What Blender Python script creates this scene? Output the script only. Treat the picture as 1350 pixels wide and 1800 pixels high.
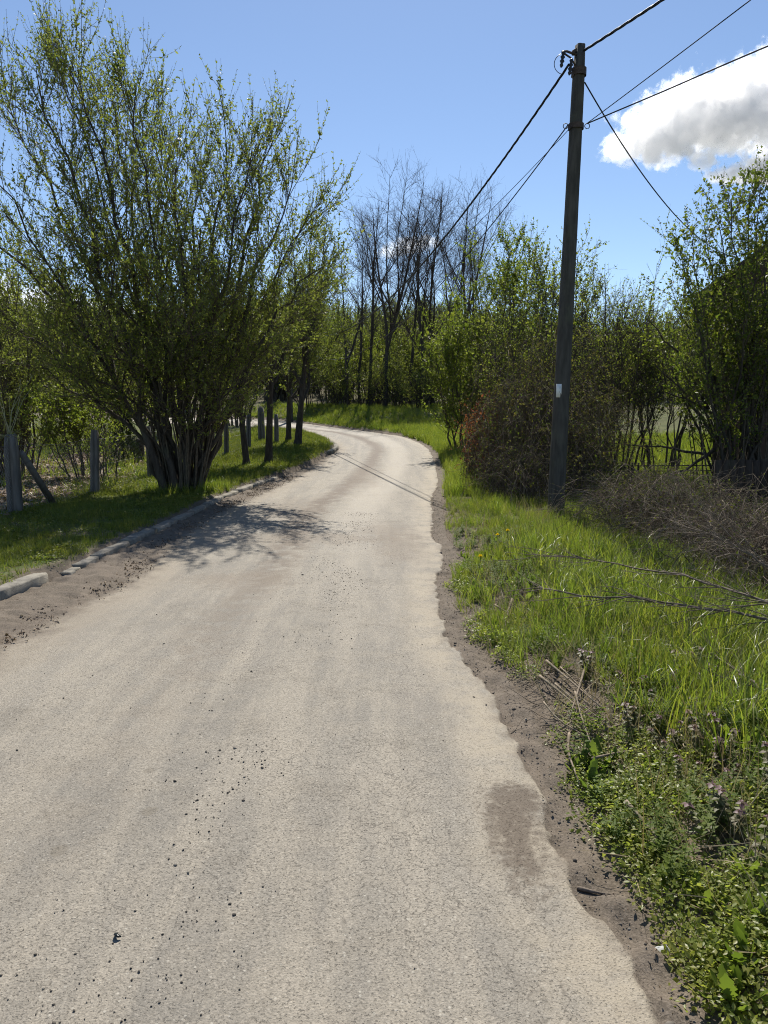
import bpy, math, random
import numpy as np
from mathutils import Vector

for o in list(bpy.data.objects): bpy.data.objects.remove(o)
SC = bpy.context.scene
C = SC.collection
R = math.radians
rng = np.random.default_rng(7)
random.seed(7)

# ------------------------------------------------------------------ camera
FPX, HZ, CH = 1350.0, 725.0, 1.6          # focal length in photo pixels, horizon row, eye height
PITCH = math.atan((900 - HZ) / FPX)
cam_d = bpy.data.cameras.new('camera'); cam = bpy.data.objects.new('camera', cam_d); C.objects.link(cam)
cam.location = (0, 0, CH); cam.rotation_euler = (R(90) - PITCH, 0, 0)
cam_d.sensor_fit = 'VERTICAL'; cam_d.sensor_height = 24; cam_d.lens = 24 * FPX / 1800
cam_d.clip_start = 0.05; cam_d.clip_end = 6000
SC.camera = cam

# ------------------------------------------------------------------ sky, sun, exposure
SUN_EL, SUN_AZ = R(50), R(2)              # straight ahead of the camera, a touch to the right
W = bpy.data.worlds.new('World'); SC.world = W; W.use_nodes = True
wn = W.node_tree; wn.nodes.clear()
sky = wn.nodes.new('ShaderNodeTexSky'); sky.sky_type = 'NISHITA'; sky.sun_disc = False
sky.sun_elevation = SUN_EL; sky.sun_rotation = SUN_AZ; sky.altitude = 300
sky.air_density = 0.88; sky.dust_density = 0.15; sky.ozone_density = 2.4
bg = wn.nodes.new('ShaderNodeBackground'); bg.inputs['Strength'].default_value = 0.087
wo = wn.nodes.new('ShaderNodeOutputWorld')
wn.links.new(sky.outputs[0], bg.inputs[0]); wn.links.new(bg.outputs[0], wo.inputs[0])
sd = bpy.data.lights.new('sun', 'SUN'); sd.energy = 4.5; sd.angle = R(0.53); sd.color = (1, 0.94, 0.84)
sun = bpy.data.objects.new('sun', sd); C.objects.link(sun)
sun.rotation_euler = (-(R(90) - SUN_EL), 0, -SUN_AZ); sun.location = (0, 30, 40)
SC.view_settings.view_transform = 'Standard'; SC.view_settings.look = 'None'
SC.view_settings.gamma = 1; SC.view_settings.use_curve_mapping = False
SC.view_settings.exposure = 0.66
SC.render.engine = 'CYCLES'
cy = SC.cycles
cy.use_denoising = True; cy.denoiser = 'OPENIMAGEDENOISE'; cy.denoising_input_passes = 'RGB_ALBEDO_NORMAL'; cy.denoising_prefilter = 'NONE'; cy.pixel_filter_type = 'BLACKMAN_HARRIS'; cy.filter_width = 1.05
cy.max_bounces = 16; cy.diffuse_bounces = 2; cy.glossy_bounces = 1; cy.transmission_bounces = 3
cy.volume_bounces = 16; cy.transparent_max_bounces = 8; cy.caustics_reflective = False; cy.caustics_refractive = False
cy.use_adaptive_sampling = True; cy.adaptive_threshold = 0.02

# ------------------------------------------------------------------ small helpers
cth, sth = math.cos(PITCH), math.sin(PITCH)
def ray(u, v):
    x = (u - 675) / FPX; y = -(v - 900) / FPX
    k = cth + y * sth
    return x / k, (-sth + y * cth) / k
def P(u, v, Y):
    a, b = ray(u, v); return np.array([a * Y, Y, CH + b * Y])
def proj(X, Y, Z):
    f = Y * cth - (Z - CH) * sth; up = Y * sth + (Z - CH) * cth
    f = np.maximum(f, 1e-3)
    return 675 + X / f * FPX, 900 - up / f * FPX
def sstep(x, a, b):
    t = np.clip((x - a) / (b - a), 0, 1); return t * t * (3 - 2 * t)
def softplus(x, k): return k * np.logaddexp(0, x / k)
_perm = np.random.default_rng(3).random((256, 256))
def vnoise(x, y):
    xi = np.floor(x).astype(int); yi = np.floor(y).astype(int)
    fx = x - xi; fy = y - yi; fx = fx * fx * (3 - 2 * fx); fy = fy * fy * (3 - 2 * fy)
    g = lambda a, b: _perm[a & 255, b & 255]
    return (g(xi, yi) * (1 - fx) + g(xi + 1, yi) * fx) * (1 - fy) + (g(xi, yi + 1) * (1 - fx) + g(xi + 1, yi + 1) * fx) * fy
def fbm(x, y, o=4):
    s = 0; a = .5
    for i in range(o):
        s = s + a * vnoise(x * 2 ** i + 17.3 * i, y * 2 ** i + 5.1 * i); a *= .5
    return s

# road edge lines in metres: y, kerb x, asphalt left x, asphalt right x
RW = [(-5, -3.45, -2.95, .85), (0, -3.36, -2.85, .78), (1.85, -3.32, -2.78, .73), (2.2, -3.31, -2.76, .71), (2.4, -3.3, -2.75, .65),
      (2.7, -3.29, -2.74, .64), (3.05, -3.28, -2.73, .65), (3.34, -3.27, -2.72, .66), (3.6, -3.27, -2.7, .63), (4, -3.26, -2.68, .62),
      (4.46, -3.25, -2.64, .58), (4.73, -3.25, -2.61, .53), (5.35, -3.24, -2.55, .44), (5.9, -3.23, -2.49, .44), (6.24, -3.22, -2.47, .45),
      (7.2, -3.08, -2.37, .49), (8.2, -3.05, -2.44, .63), (9.1, -3.02, -2.52, .68), (9.7, -2.98, -2.56, .62), (11.8, -2.94, -2.61, .74),
      (14, -2.86, -2.4, .86), (16.5, -2.55, -2.1, 1.16), (20.3, -1.95, -1.73, 1.38), (24.4, -1.6, -1.5, 1.48)]
# past the bend: (left x, left y), (right x, right y)
RB = [((-1.52, 26.1), (1.46, 25.6)), ((-1.85, 28.2), (1.33, 27.7)), ((-2.5, 30.6), (.8, 31.0)), ((-3.4, 33.4), (-.62, 33.9)),
      ((-4.6, 34.8), (-2.16, 36.4)), ((-6.4, 36.4), (-3.7, 39.2)), ((-9.0, 38.0), (-5.9, 43.0)), ((-13, 40.6), (-9.6, 46.2)), ((-22, 45), (-19, 51))]
_y = [r[0] for r in RW]
LPX = np.array([r[2] for r in RW] + [b[0][0] for b in RB]); LPY = np.array(_y + [b[0][1] for b in RB])
KPX = np.array([r[1] for r in RW] + [b[0][0] - .05 for b in RB])
RPX = np.array([r[3] for r in RW] + [b[1][0] for b in RB]); RPY = np.array(_y + [b[1][1] for b in RB])
xK = lambda Y: np.interp(Y, LPY, KPX)
xR = lambda Y: np.interp(Y, RPY, RPX)
def hr(Y): return 0.045 * (softplus(Y - 17, 3.0) - softplus(Y - 62, 6.0))
def T(X, Y):
    """height of the ground"""
    X = np.asarray(X, float); Y = np.asarray(Y, float)
    h = hr(Y)
    dl = xK(Y) - X; dr = X - xR(Y)
    n = fbm(X * .7 + 9, Y * .7, 3) - .45
    n2 = fbm(X * 5 + 3, Y * 5, 3) - .45
    left = .115 * sstep(dl, .02, .14) + sstep(dl, .1, 1) * (n * .10 + n2 * .03)
    right = -.035 + .065 * sstep(dr, .12, .42) + .06 * sstep(dr, .4, 1.0) + sstep(dr, .3, 1) * (n * .12 + n2 * .05) \
            - .2 * sstep(dr, 1.7, 4.2) * (1 - sstep(Y, 22, 30))
    z = h + np.where(dl > 0.02, left, np.where(dr > 0.0, right, -.035))
    slope = .16 - .09 * sstep(X, 6, 25)
    bank = .55 * sstep(dr, .8, 4.0) * sstep(Y, 34, 40)
    z = z + bank + slope * softplus(Y - 52, 3) * (1 - .9 * sstep(Y, 120, 400)) + sstep(Y, 50, 90) * (fbm(X * .04, Y * .04, 3) - .4) * 5
    return z
def at(u, v, dz=0.0):
    a, b = ray(u, v)
    Ys = np.arange(1, 120, .02); zz = CH + b * Ys - T(a * Ys, Ys) - dz
    i = np.argmax(zz <= 0); Y = Ys[i]
    return np.array([a * Y, Y, T(a * Y, Y)])

def mesh_np(name, V, faces, attrs=None, smooth=False):
    """faces: list of (M,k) int arrays"""
    me = bpy.data.meshes.new(name)
    V = np.asarray(V, np.float32)
    me.vertices.add(len(V)); me.vertices.foreach_set('co', V.ravel())
    faces = [np.asarray(f, np.int32) for f in faces if len(f)]
    nl = sum(f.size for f in faces); nf = sum(len(f) for f in faces)
    me.loops.add(nl); me.polygons.add(nf)
    me.loops.foreach_set('vertex_index', np.concatenate([f.ravel() for f in faces]))
    tot = np.concatenate([np.full(len(f), f.shape[1], np.int32) for f in faces])
    st = np.concatenate([[0], np.cumsum(tot)[:-1]]).astype(np.int32)
    me.polygons.foreach_set('loop_start', st)
    if smooth: me.polygons.foreach_set('use_smooth', np.ones(nf, bool))
    for k, a in (attrs or {}).items():
        at_ = me.attributes.new(k, 'FLOAT', 'POINT'); at_.data.foreach_set('value', np.asarray(a, np.float32))
    me.update(calc_edges=True); me.validate()
    return me

def tag(o, label=None, cat=None, group=None, kind=None):
    if label: o['label'] = label
    if cat: o['category'] = cat
    if group: o['group'] = group
    if kind: o['kind'] = kind
    return o
def link(name, me, mat=None, parent=None, loc=None):
    o = bpy.data.objects.new(name, me); C.objects.link(o)
    if mat is not None and me is not None and not me.materials: me.materials.append(mat)
    if parent is not None: o.parent = parent
    if loc is not None: o.location = loc
    return o
def thing(name, loc, label, cat, group=None, rz=0):
    o = bpy.data.objects.new(name, None); C.objects.link(o); o.location = loc; o.rotation_euler = (0, 0, rz)
    o.empty_display_size = .2
    return tag(o, label, cat, group)

class Geo:
    """collects tubes, boxes and leaf blades into one mesh"""
    def __init__(s): s.V = []; s.Q = []; s.T3 = []; s.A = []; s.n = 0
    def add(s, V, Q=None, T3=None, rnd=0.0):
        V = np.asarray(V, float)
        if Q is not None and len(Q): s.Q.append(np.asarray(Q) + s.n)
        if T3 is not None and len(T3): s.T3.append(np.asarray(T3) + s.n)
        s.V.append(V); s.A.append(np.broadcast_to(np.asarray(rnd, float), (len(V),))); s.n += len(V)
    def tube(s, pts, rad, k=5, rnd=0.0, cap=False):
        pts = np.asarray(pts, float); n = len(pts); rad = np.broadcast_to(np.asarray(rad, float), (n,))
        t = np.gradient(pts, axis=0); t /= np.linalg.norm(t, axis=1)[:, None] + 1e-9
        ref = np.array([1., 0, 0]) if abs(t[0, 0]) < .8 else np.array([0, 1., 0])
        u = ref - t * (t @ ref)[:, None]; u /= np.linalg.norm(u, axis=1)[:, None] + 1e-9
        w = np.cross(t, u)
        a = np.arange(k) / k * 2 * math.pi
        V = pts[:, None] + rad[:, None, None] * (np.cos(a)[None, :, None] * u[:, None] + np.sin(a)[None, :, None] * w[:, None])
        i = np.arange(n - 1)[:, None] * k; j = np.arange(k)[None]; j2 = (j + 1) % k
        Q = np.stack([i + j, i + j2, i + k + j2, i + k + j], -1).reshape(-1, 4)
        V = V.reshape(-1, 3); T3 = None
        if cap:
            c0, c1 = len(V), len(V) + 1
            V = np.vstack([V, pts[:1], pts[-1:]])
            b = (n - 1) * k; jj = np.arange(k)
            T3 = np.vstack([np.stack([np.full(k, c0), (jj + 1) % k, jj], 1), np.stack([np.full(k, c1), b + jj, b + (jj + 1) % k], 1)])
        s.add(V, Q, T3, rnd)
    def tubes(s, P_, rad, k, rnd):
        """N tubes of equal point count at once; P_ (N, m, 3), rad (N, m)"""
        N, m_ = P_.shape[:2]
        t = np.gradient(P_, axis=1); t = t / (np.linalg.norm(t, axis=2)[..., None] + 1e-9)
        ref = np.where((np.abs(t[:, :1, 0]) < .8)[..., None], np.array([1., 0, 0]), np.array([0, 1., 0]))
        u = ref - t * (t * ref).sum(-1)[..., None]; u /= np.linalg.norm(u, axis=2)[..., None] + 1e-9; w = np.cross(t, u)
        a = np.arange(k) / k * 2 * math.pi
        V = P_[:, :, None] + rad[..., None, None] * (np.cos(a)[:, None] * u[:, :, None] + np.sin(a)[:, None] * w[:, :, None])
        i = np.arange(N)[:, None, None] * (m_ * k) + np.arange(m_ - 1)[None, :, None] * k; j = np.arange(k)[None, None]; j2 = (j + 1) % k
        Q = np.stack([i + j, i + j2, i + k + j2, i + k + j], -1).reshape(-1, 4)
        s.add(V.reshape(-1, 3), Q, None, np.repeat(rnd, m_ * k))
    def box(s, c, size, rz=0, rnd=0.0, tilt=None):
        x, y, z = np.array(size) / 2
        V = np.array([[a * x, b * y, e * z] for e in (-1, 1) for b in (-1, 1) for a in (-1, 1)])
        if tilt is not None: V = V @ tilt.T
        cz, sz = math.cos(rz), math.sin(rz)
        V = V @ np.array([[cz, sz, 0], [-sz, cz, 0], [0, 0, 1]]) + np.array(c)
        s.add(V, [[0, 2, 3, 1], [4, 5, 7, 6], [0, 1, 5, 4], [2, 6, 7, 3], [0, 4, 6, 2], [1, 3, 7, 5]], None, rnd)
    def leaves(s, pos, d, nrm, L, wid, rnd, fold=.25):
        """folded diamond leaves, vectorised"""
        pos = np.asarray(pos, float); N = len(pos)
        if not N: return
        d = d / (np.linalg.norm(d, axis=1)[:, None] + 1e-9)
        side = np.cross(d, nrm); side /= np.linalg.norm(side, axis=1)[:, None] + 1e-9
        up = np.cross(side, d)
        L = np.broadcast_to(L, (N,))[:, None]; wd = L * wid
        V = np.stack([pos, pos + d * L * .45 + side * wd * .5 + up * wd * fold, pos + d * L, pos + d * L * .45 - side * wd * .5 + up * wd * fold], 1)
        i = np.arange(N)[:, None] * 4
        s.add(V.reshape(-1, 3), None, np.vstack([i + [0, 1, 2], i + [0, 2, 3]]), np.repeat(rnd, 4))
    def mesh(s, name, smooth=False):
        return mesh_np(name, np.vstack(s.V), ([np.vstack(s.Q)] if s.Q else []) + ([np.vstack(s.T3)] if s.T3 else []), {'rnd': np.concatenate(s.A)}, smooth)
    def build(s, name, mat, parent=None, smooth=False, loc=None):
        return link(name, s.mesh(name, smooth), mat, parent, loc)
def rdir(n, g=rng):
    v = g.normal(size=(n, 3)); return v / np.linalg.norm(v, axis=1)[:, None]

# ------------------------------------------------------------------ materials
class Mt:
    def __init__(s, name):
        s.m = bpy.data.materials.new(name); s.m.use_nodes = True; s.nt = s.m.node_tree; s.nt.nodes.clear()
        s.out = s.n('ShaderNodeOutputMaterial'); s.pos = None
    def n(s, typ, **kw):
        nd = s.nt.nodes.new(typ)
        for k, v in kw.items(): setattr(nd, k, v)
        return nd
    def i(s, sock, v):
        if isinstance(v, bpy.types.NodeSocket): s.nt.links.new(v, sock)
        elif v is not None:
            if isinstance(v, (tuple, list)) and len(v) == 3 and len(sock.default_value) == 4: v = (*v, 1)
            sock.default_value = v
    def P(s):
        if s.pos is None: s.pos = s.n('ShaderNodeTexCoord').outputs['Object']
        return s.pos
    def math(s, op, a, b=None, c=None, clamp=False):
        nd = s.n('ShaderNodeMath', operation=op, use_clamp=clamp)
        s.i(nd.inputs[0], a); s.i(nd.inputs[1], b); s.i(nd.inputs[2], c); return nd.outputs[0]
    def vmath(s, op, a, b=None):
        nd = s.n('ShaderNodeVectorMath', operation=op); s.i(nd.inputs[0], a); s.i(nd.inputs[1], b)
        return nd.outputs['Value'] if op in ('LENGTH', 'DISTANCE') else nd.outputs[0]
    def noise(s, scale, detail=4, rough=.55, vec=None, dist=0, col=False):
        nd = s.n('ShaderNodeTexNoise'); s.i(nd.inputs['Vector'], vec if vec is not None else s.P())
        nd.inputs['Scale'].default_value = scale; nd.inputs['Detail'].default_value = detail
        nd.inputs['Roughness'].default_value = rough; nd.inputs['Distortion'].default_value = dist
        return nd.outputs['Color' if col else 0]
    def vor(s, scale, feature='F1', out='Distance', vec=None, rand=1):
        nd = s.n('ShaderNodeTexVoronoi', feature=feature); s.i(nd.inputs['Vector'], vec if vec is not None else s.P())
        nd.inputs['Scale'].default_value = scale; nd.inputs['Randomness'].default_value = rand
        return nd.outputs[out]
    def ramp(s, f, a, b, smooth=True):
        """map range a..b to 0..1"""
        nd = s.n('ShaderNodeMapRange', interpolation_type='SMOOTHSTEP' if smooth else 'LINEAR')
        s.i(nd.inputs[0], f); nd.inputs[1].default_value = a; nd.inputs[2].default_value = b; return nd.outputs[0]
    def mix(s, f, a, b, mode='MIX'):
        nd = s.n('ShaderNodeMix', data_type='RGBA', blend_type=mode)
        s.i(nd.inputs[0], f); s.i(nd.inputs[6], a); s.i(nd.inputs[7], b); return nd.outputs[2]
    def colramp(s, f, cols):
        nd = s.n('ShaderNodeValToRGB'); s.i(nd.inputs[0], f); e = nd.color_ramp.elements
        while len(e) < len(cols): e.new(.5)
        for k, c in enumerate(cols):
            p, cc = c if isinstance(c[1], tuple) else (k / (len(cols) - 1), c)
            e[k].position = p; e[k].color = (*cc, 1)
        return nd.outputs[0]
    def attr(s, name): return s.n('ShaderNodeAttribute', attribute_name=name).outputs['Fac']
    def bump(s, h, strength=.3, dist=.01, nrm=None):
        nd = s.n('ShaderNodeBump'); nd.inputs['Strength'].default_value = strength; nd.inputs['Distance'].default_value = dist
        s.i(nd.inputs['Height'], h)
        if nrm is not None: s.i(nd.inputs['Normal'], nrm)
        return nd.outputs[0]
    def pbr(s, col, rough=.8, nrm=None, metal=0, spec=.3):
        nd = s.n('ShaderNodeBsdfPrincipled'); s.i(nd.inputs['Base Color'], col); s.i(nd.inputs['Roughness'], rough)
        nd.inputs['Metallic'].default_value = metal; nd.inputs['Specular IOR Level'].default_value = spec
        if nrm is not None: s.i(nd.inputs['Normal'], nrm)
        return nd.outputs[0]
    def done(s, sh): s.nt.links.new(sh, s.out.inputs['Surface']); return s.m

def leaf_mat(name, cols, trans=.45, tcol=1.35, rough=.5, inst=True, spec=.3, patch=1.6, patch_mix=.8):
    m = Mt(name)
    f = m.attr('rnd')
    if inst:
        oi = m.n('ShaderNodeObjectInfo').outputs['Random']
        f = m.math('FRACT', m.math('ADD', f, oi))
    c = m.colramp(f, cols)
    gp = m.n('ShaderNodeNewGeometry').outputs['Position']
    c = m.mix(m.math('MULTIPLY', m.ramp(m.noise(patch, 3, .6, gp), .38, .68), patch_mix), c, m.mix(1.0, c, (1.14, 1.03, .85), 'MULTIPLY'))
    g = m.pbr(c, rough, spec=spec)
    t = m.n('ShaderNodeBsdfTranslucent')
    m.i(t.inputs[0], m.mix(1.0, c, (tcol * 1.05, tcol * 1.1, tcol * .6), 'MULTIPLY'))
    mx = m.n('ShaderNodeMixShader'); mx.inputs[0].default_value = trans
    m.i(mx.inputs[1], g); m.i(mx.inputs[2], t.outputs[0])
    return m.done(mx.outputs[0])
def bark_mat(name, a, b, scale=18, bump=.5):
    m = Mt(name)
    mp = m.n('ShaderNodeMapping'); m.i(mp.inputs[0], m.P()); mp.inputs['Scale'].default_value = (1, 1, .25)
    n = m.noise(scale, 5, .65, mp.outputs[0]); n2 = m.noise(2.5, 3)
    c = m.mix(m.ramp(n, .35, .7), a, b); c = m.mix(m.math('MULTIPLY', m.ramp(n2, .5, .75), .4), c, (.09, .10, .06))
    return m.done(m.pbr(c, .9, m.bump(n, bump, .02), spec=.15))
def soil_col(m, P=None):
    n = m.noise(7, 6, .65); n2 = m.noise(90, 3, .6); n3 = m.noise(.8, 3)
    c = m.mix(m.ramp(n, .3, .7), (.08, .066, .05), (.145, .118, .09))
    c = m.mix(m.ramp(n2, .35, .75), c, m.mix(.5, c, (.24, .20, .16)))
    c = m.mix(m.math('MULTIPLY', m.ramp(n3, .45, .65), .5), c, (.15, .122, .096))
    return c, n, n2

# ground sheet
m = Mt('ground_soil')
c, n, n2 = soil_col(m)
sx = m.n('ShaderNodeSeparateXYZ'); m.i(sx.inputs[0], m.P())
grn = m.attr('green')
gc = m.mix(m.ramp(m.noise(1.3, 4), .35, .65), (.055, .085, .02), (.11, .14, .04))
gc = m.mix(m.ramp(m.noise(14, 4), .45, .7), gc, (.10, .085, .045))
c = m.mix(grn, c, gc)
lit = m.attr('litter')
lc = m.colramp(m.vor(28, out='Color'), [(.10, .07, .05), (.20, .15, .115), (.30, .24, .2), (.14, .11, .085)])
c = m.mix(lit, c, lc)
M_ground = m.done(m.pbr(c, .95, m.bump(m.math('ADD', n, m.math('MULTIPLY', n2, .4)), .6, .03), spec=.1))

# asphalt with dust, cracks, stains and soil at the edges
m = Mt('worn_asphalt')
wob = m.math('SUBTRACT', m.noise(3.2, 5, .62), .5)
wob2 = m.math('SUBTRACT', m.noise(26, 3, .6), .5)
wsum = m.math('ADD', m.math('MULTIPLY', wob, .34), m.math('MULTIPLY', wob2, .05))
dR = m.math('ADD', m.attr('dR'), m.math('MULTIPLY', wob2, .03)); dL = m.math('ADD', m.attr('dL'), wsum)
lat = m.attr('lat'); sY = m.n('ShaderNodeSeparateXYZ'); m.i(sY.inputs[0], m.P()); PY = sY.outputs[1]
big = m.noise(.55, 4, .5); mid = m.noise(5, 5, .6); fine = m.noise(160, 2, .7)
base = m.mix(m.ramp(big, .35, .68), (.182, .168, .146), (.236, .216, .184))
base = m.mix(m.math('MULTIPLY', m.ramp(mid, .4, .7), .35), base, (.285, .252, .203))
mpS = m.n('ShaderNodeMapping'); m.i(mpS.inputs[0], m.P()); mpS.inputs['Scale'].default_value = (1, .1, 1)
strk = m.noise(4.5, 5, .65, mpS.outputs[0])
base = m.mix(m.math('MULTIPLY', m.ramp(strk, .40, .62), .6), base, (.295, .265, .218))
base = m.mix(m.math('MULTIPLY', m.ramp(m.noise(2.2, 6, .72), .50, .70), .5), base, (.155, .138, .113))
av = m.n('ShaderNodeTexVoronoi'); m.i(av.inputs['Vector'], m.P()); av.inputs['Scale'].default_value = 130; agg = av.outputs['Color']; aggd = av.outputs['Distance']
base = m.mix(1.0, base, m.mix(m.ramp(agg, .1, .95, False), (.42, .418, .412), (.585, .58, .57)), 'OVERLAY')
base = m.mix(1.0, base, m.mix(m.ramp(fine, .3, .7, False), (.38, .378, .37), (.61, .607, .60)), 'OVERLAY')
# pale stone chips worn flush with the surface
cv = m.n('ShaderNodeTexVoronoi'); m.i(cv.inputs['Vector'], m.P()); cv.inputs['Scale'].default_value = 78
chip = m.math('MULTIPLY', m.ramp(cv.outputs['Color'], .70, .9), m.ramp(m.math('ADD', cv.outputs['Distance'], m.math('MULTIPLY', m.math('SUBTRACT', fine, .5), .7)), .42, .22))
base = m.mix(m.math('MULTIPLY', chip, .6), base, (.42, .395, .335))
pit = m.math('MULTIPLY', m.ramp(m.noise(110, 3, .65), .43, .33), m.ramp(big, .2, .6))
base = m.mix(m.math('MULTIPLY', pit, .55), base, (.095, .083, .068))
# hairline cracks in patches
dv = m.n('ShaderNodeVectorMath', operation='MULTIPLY_ADD')
m.i(dv.inputs[0], m.noise(9, 2, .6, col=True)); dv.inputs[1].default_value = (.13, .13, .13); m.i(dv.inputs[2], m.P())
ce = m.vor(11, 'DISTANCE_TO_EDGE', vec=dv.outputs[0])
cmask = m.math('MULTIPLY', m.ramp(big, .43, .55), m.ramp(lat, .42, .58))
crk = m.math('MULTIPLY', m.ramp(ce, .03, .006), cmask)
base = m.mix(m.math('MULTIPLY', crk, .62), base, (.10, .088, .072))
# dust the wheels leave: brown band in the middle, pale track right of it, pale dusty right border
midb = m.math('MULTIPLY', m.ramp(m.math('ABSOLUTE', m.math('SUBTRACT', m.math('ADD', lat, m.math('MULTIPLY', wob, .16)), .43)), .11, .01), m.math('MULTIPLY', m.ramp(m.math('ADD', mid, m.math('MULTIPLY', PY, .008)), .40, .62), m.ramp(PY, 1, 12)))
base = m.mix(m.math('MULTIPLY', midb, .95), base, (.125, .097, .072))
trk = m.math('MULTIPLY', m.ramp(m.math('ABSOLUTE', m.math('SUBTRACT', lat, .66)), .16, .03), m.ramp(PY, 5, 14))
base = m.mix(m.math('MULTIPLY', trk, .65), base, (.36, .325, .27))
edgeb = m.math('MULTIPLY', m.ramp(dR, .42, .08), m.ramp(wob, -.2, .08))
base = m.mix(m.math('MULTIPLY', edgeb, .7), base, (.33, .283, .21))
edgel = m.ramp(dL, .55, .05)
base = m.mix(m.math('MULTIPLY', edgel, .55), base, (.27, .225, .165))
# damp stain near the right edge, round oil spots at the left
def blot(x, y, rx, ry, soft=.35, wamp=1.0):
    v = m.vmath('SUBTRACT', m.P(), (x, y, 0)); v = m.vmath('MULTIPLY', v, (1 / rx, 1 / ry, 0))
    return m.ramp(m.math('ADD', m.vmath('LENGTH', v), m.math('MULTIPLY', m.math('ADD', wob, m.math('MULTIPLY', wob2, 1.2)), 1.3 * wamp)), 1 + soft / 2, 1 - soft / 2)
st = m.math('MAXIMUM', blot(.50, 2.80, .10, .30, 1.1, 1.3), blot(.56, 3.02, .09, .12, .9, 1.3))
base = m.mix(m.math('MULTIPLY', m.math('MULTIPLY', st, m.ramp(m.noise(40, 4, .7), .15, .45)), .95), base, (.105, .082, .06))
for (x, y, r) in ((-1.19, 2.62, .032), (-1.33, 2.33, .035), (-.94, 2.9, .03), (-1.05, 3.25, .02)):
    base = m.mix(m.math('MULTIPLY', blot(x, y, r, r * 1.2, .5, .4), .6), base, (.15, .13, .10))
for (x, y, rx, ry) in ((-1.0, 9.6, .9, .4), (-1.35, 7.2, .5, .3), (.05, 10.2, .35, .7), (.2, 9.0, .3, .9), (-1.6, 12.5, .4, 1.2), (-.4, 18, .35, 2.2)):
    base = m.mix(m.math('MULTIPLY', blot(x, y, rx, ry, 1.2, 1.6), .5), base, (.165, .132, .098))
sc_, sn, sn2 = soil_col(m)
soil = m.math('MAXIMUM', m.ramp(dR, .008, -.012), m.ramp(dL, .10, -.12))
film = m.math('MAXIMUM', m.math('MULTIPLY', m.ramp(dR, .09, 0), m.ramp(mid, .45, .6)), m.math('MULTIPLY', m.ramp(dL, .30, 0), m.ramp(mid, .42, .62)))
base = m.mix(m.math('MULTIPLY', film, .6), base, sc_)
col = m.mix(soil, base, sc_)
inv = m.math('SUBTRACT', 1, soil)
hgt = m.math('ADD', m.math('MULTIPLY', m.math('SUBTRACT', 1, aggd), .35), m.math('MULTIPLY', fine, .5))
hgt = m.math('SUBTRACT', hgt, m.math('MULTIPLY', pit, .8))
M_road = m.done(m.pbr(col, m.math('ADD', .72, m.math('MULTIPLY', soil, .2)), m.bump(hgt, .7, .006), spec=.22))

m = Mt('kerb_concrete')
n = m.noise(9, 5, .65); n2 = m.noise(120, 3)
c = m.mix(m.ramp(n, .3, .7), (.17, .158, .135), (.29, .268, .225)); c = m.mix(m.math('MULTIPLY', m.ramp(n2, .5, .7), .35), c, (.16, .145, .12))
c = m.mix(m.math('MULTIPLY', m.ramp(m.noise(3, 4), .55, .7), .5), c, (.13, .115, .07))
M_kerb = m.done(m.pbr(c, .9, m.bump(m.math('ADD', n, n2), .5, .012), spec=.15))

def concrete(name, a, b):
    m = Mt(name)
    mp = m.n('ShaderNodeMapping'); m.i(mp.inputs[0], m.P()); mp.inputs['Scale'].default_value = (1, 1, .18)
    n = m.noise(16, 5, .6, mp.outputs[0]); n2 = m.noise(3, 4); n3 = m.noise(150, 2)
    c = m.mix(m.ramp(n, .3, .7), a, b); c = m.mix(m.math('MULTIPLY', m.ramp(n2, .5, .7), .4), c, (.10, .105, .075))
    return m.done(m.pbr(c, .9, m.bump(m.math('ADD', n, m.math('MULTIPLY', n3, .5)), .35, .01), spec=.15))
M_pole = concrete('weathered_pole', (.05, .048, .043), (.088, .083, .074))
M_post = concrete('post_concrete', (.10, .095, .088), (.165, .155, .14))
def plain(name, col, rough=.6, metal=0, spec=.3, var=.25, scale=20):
    m = Mt(name); n = m.noise(scale, 4)
    c = m.mix(m.ramp(n, .3, .7), tuple(x * (1 - var) for x in col), tuple(min(1, x * (1 + var)) for x in col))
    return m.done(m.pbr(c, rough, m.bump(n, .15, .004), metal, spec))
M_cable = plain('black_cable_sheath', (.012, .012, .014), .45)
M_wire = plain('galvanised_wire', (.25, .25, .25), .5, .7)
M_metal = plain('rusty_metal', (.08, .06, .05), .7, .4)
M_rail = plain('dark_fence_iron', (.035, .033, .03), .7, .3)
M_plate = plain('white_enamel', (.72, .73, .72), .45, var=.06)
M_ink = plain('faded_print', (.25, .27, .27), .7)
M_ins = plain('dark_insulator', (.03, .028, .028), .35)
M_wood = bark_mat('dark_boards', (.035, .027, .022), (.06, .046, .036), 14, .4)
M_house = plain('house_brick', (.09, .06, .045), .9, var=.15, scale=3)
M_tile = plain('roof_tile', (.075, .05, .04), .9, var=.35, scale=6)
M_glass = plain('window_glass', (.02, .025, .03), .1, spec=.6, var=.05)
M_trim = plain('window_frame_paint', (.5, .48, .44), .6, var=.08)
M_bark = bark_mat('grey_brown_bark', (.055, .047, .038), (.115, .10, .083))
M_bark2 = bark_mat('dark_bark', (.042, .036, .030), (.085, .073, .06))
M_twig = bark_mat('twig_bark', (.075, .062, .046), (.14, .118, .088), 40, .2)
M_twigd = bark_mat('bare_twig_bark', (.06, .048, .042), (.11, .088, .075), 40, .2)
M_cane = bark_mat('bramble_cane', (.06, .044, .032), (.14, .105, .078), 30, .2)
M_cane2 = bark_mat('dry_stalk', (.16, .125, .09), (.30, .25, .19), 30, .2)
M_stick = bark_mat('cut_branch_bark', (.10, .08, .062), (.19, .16, .13), 30, .3)
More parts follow.
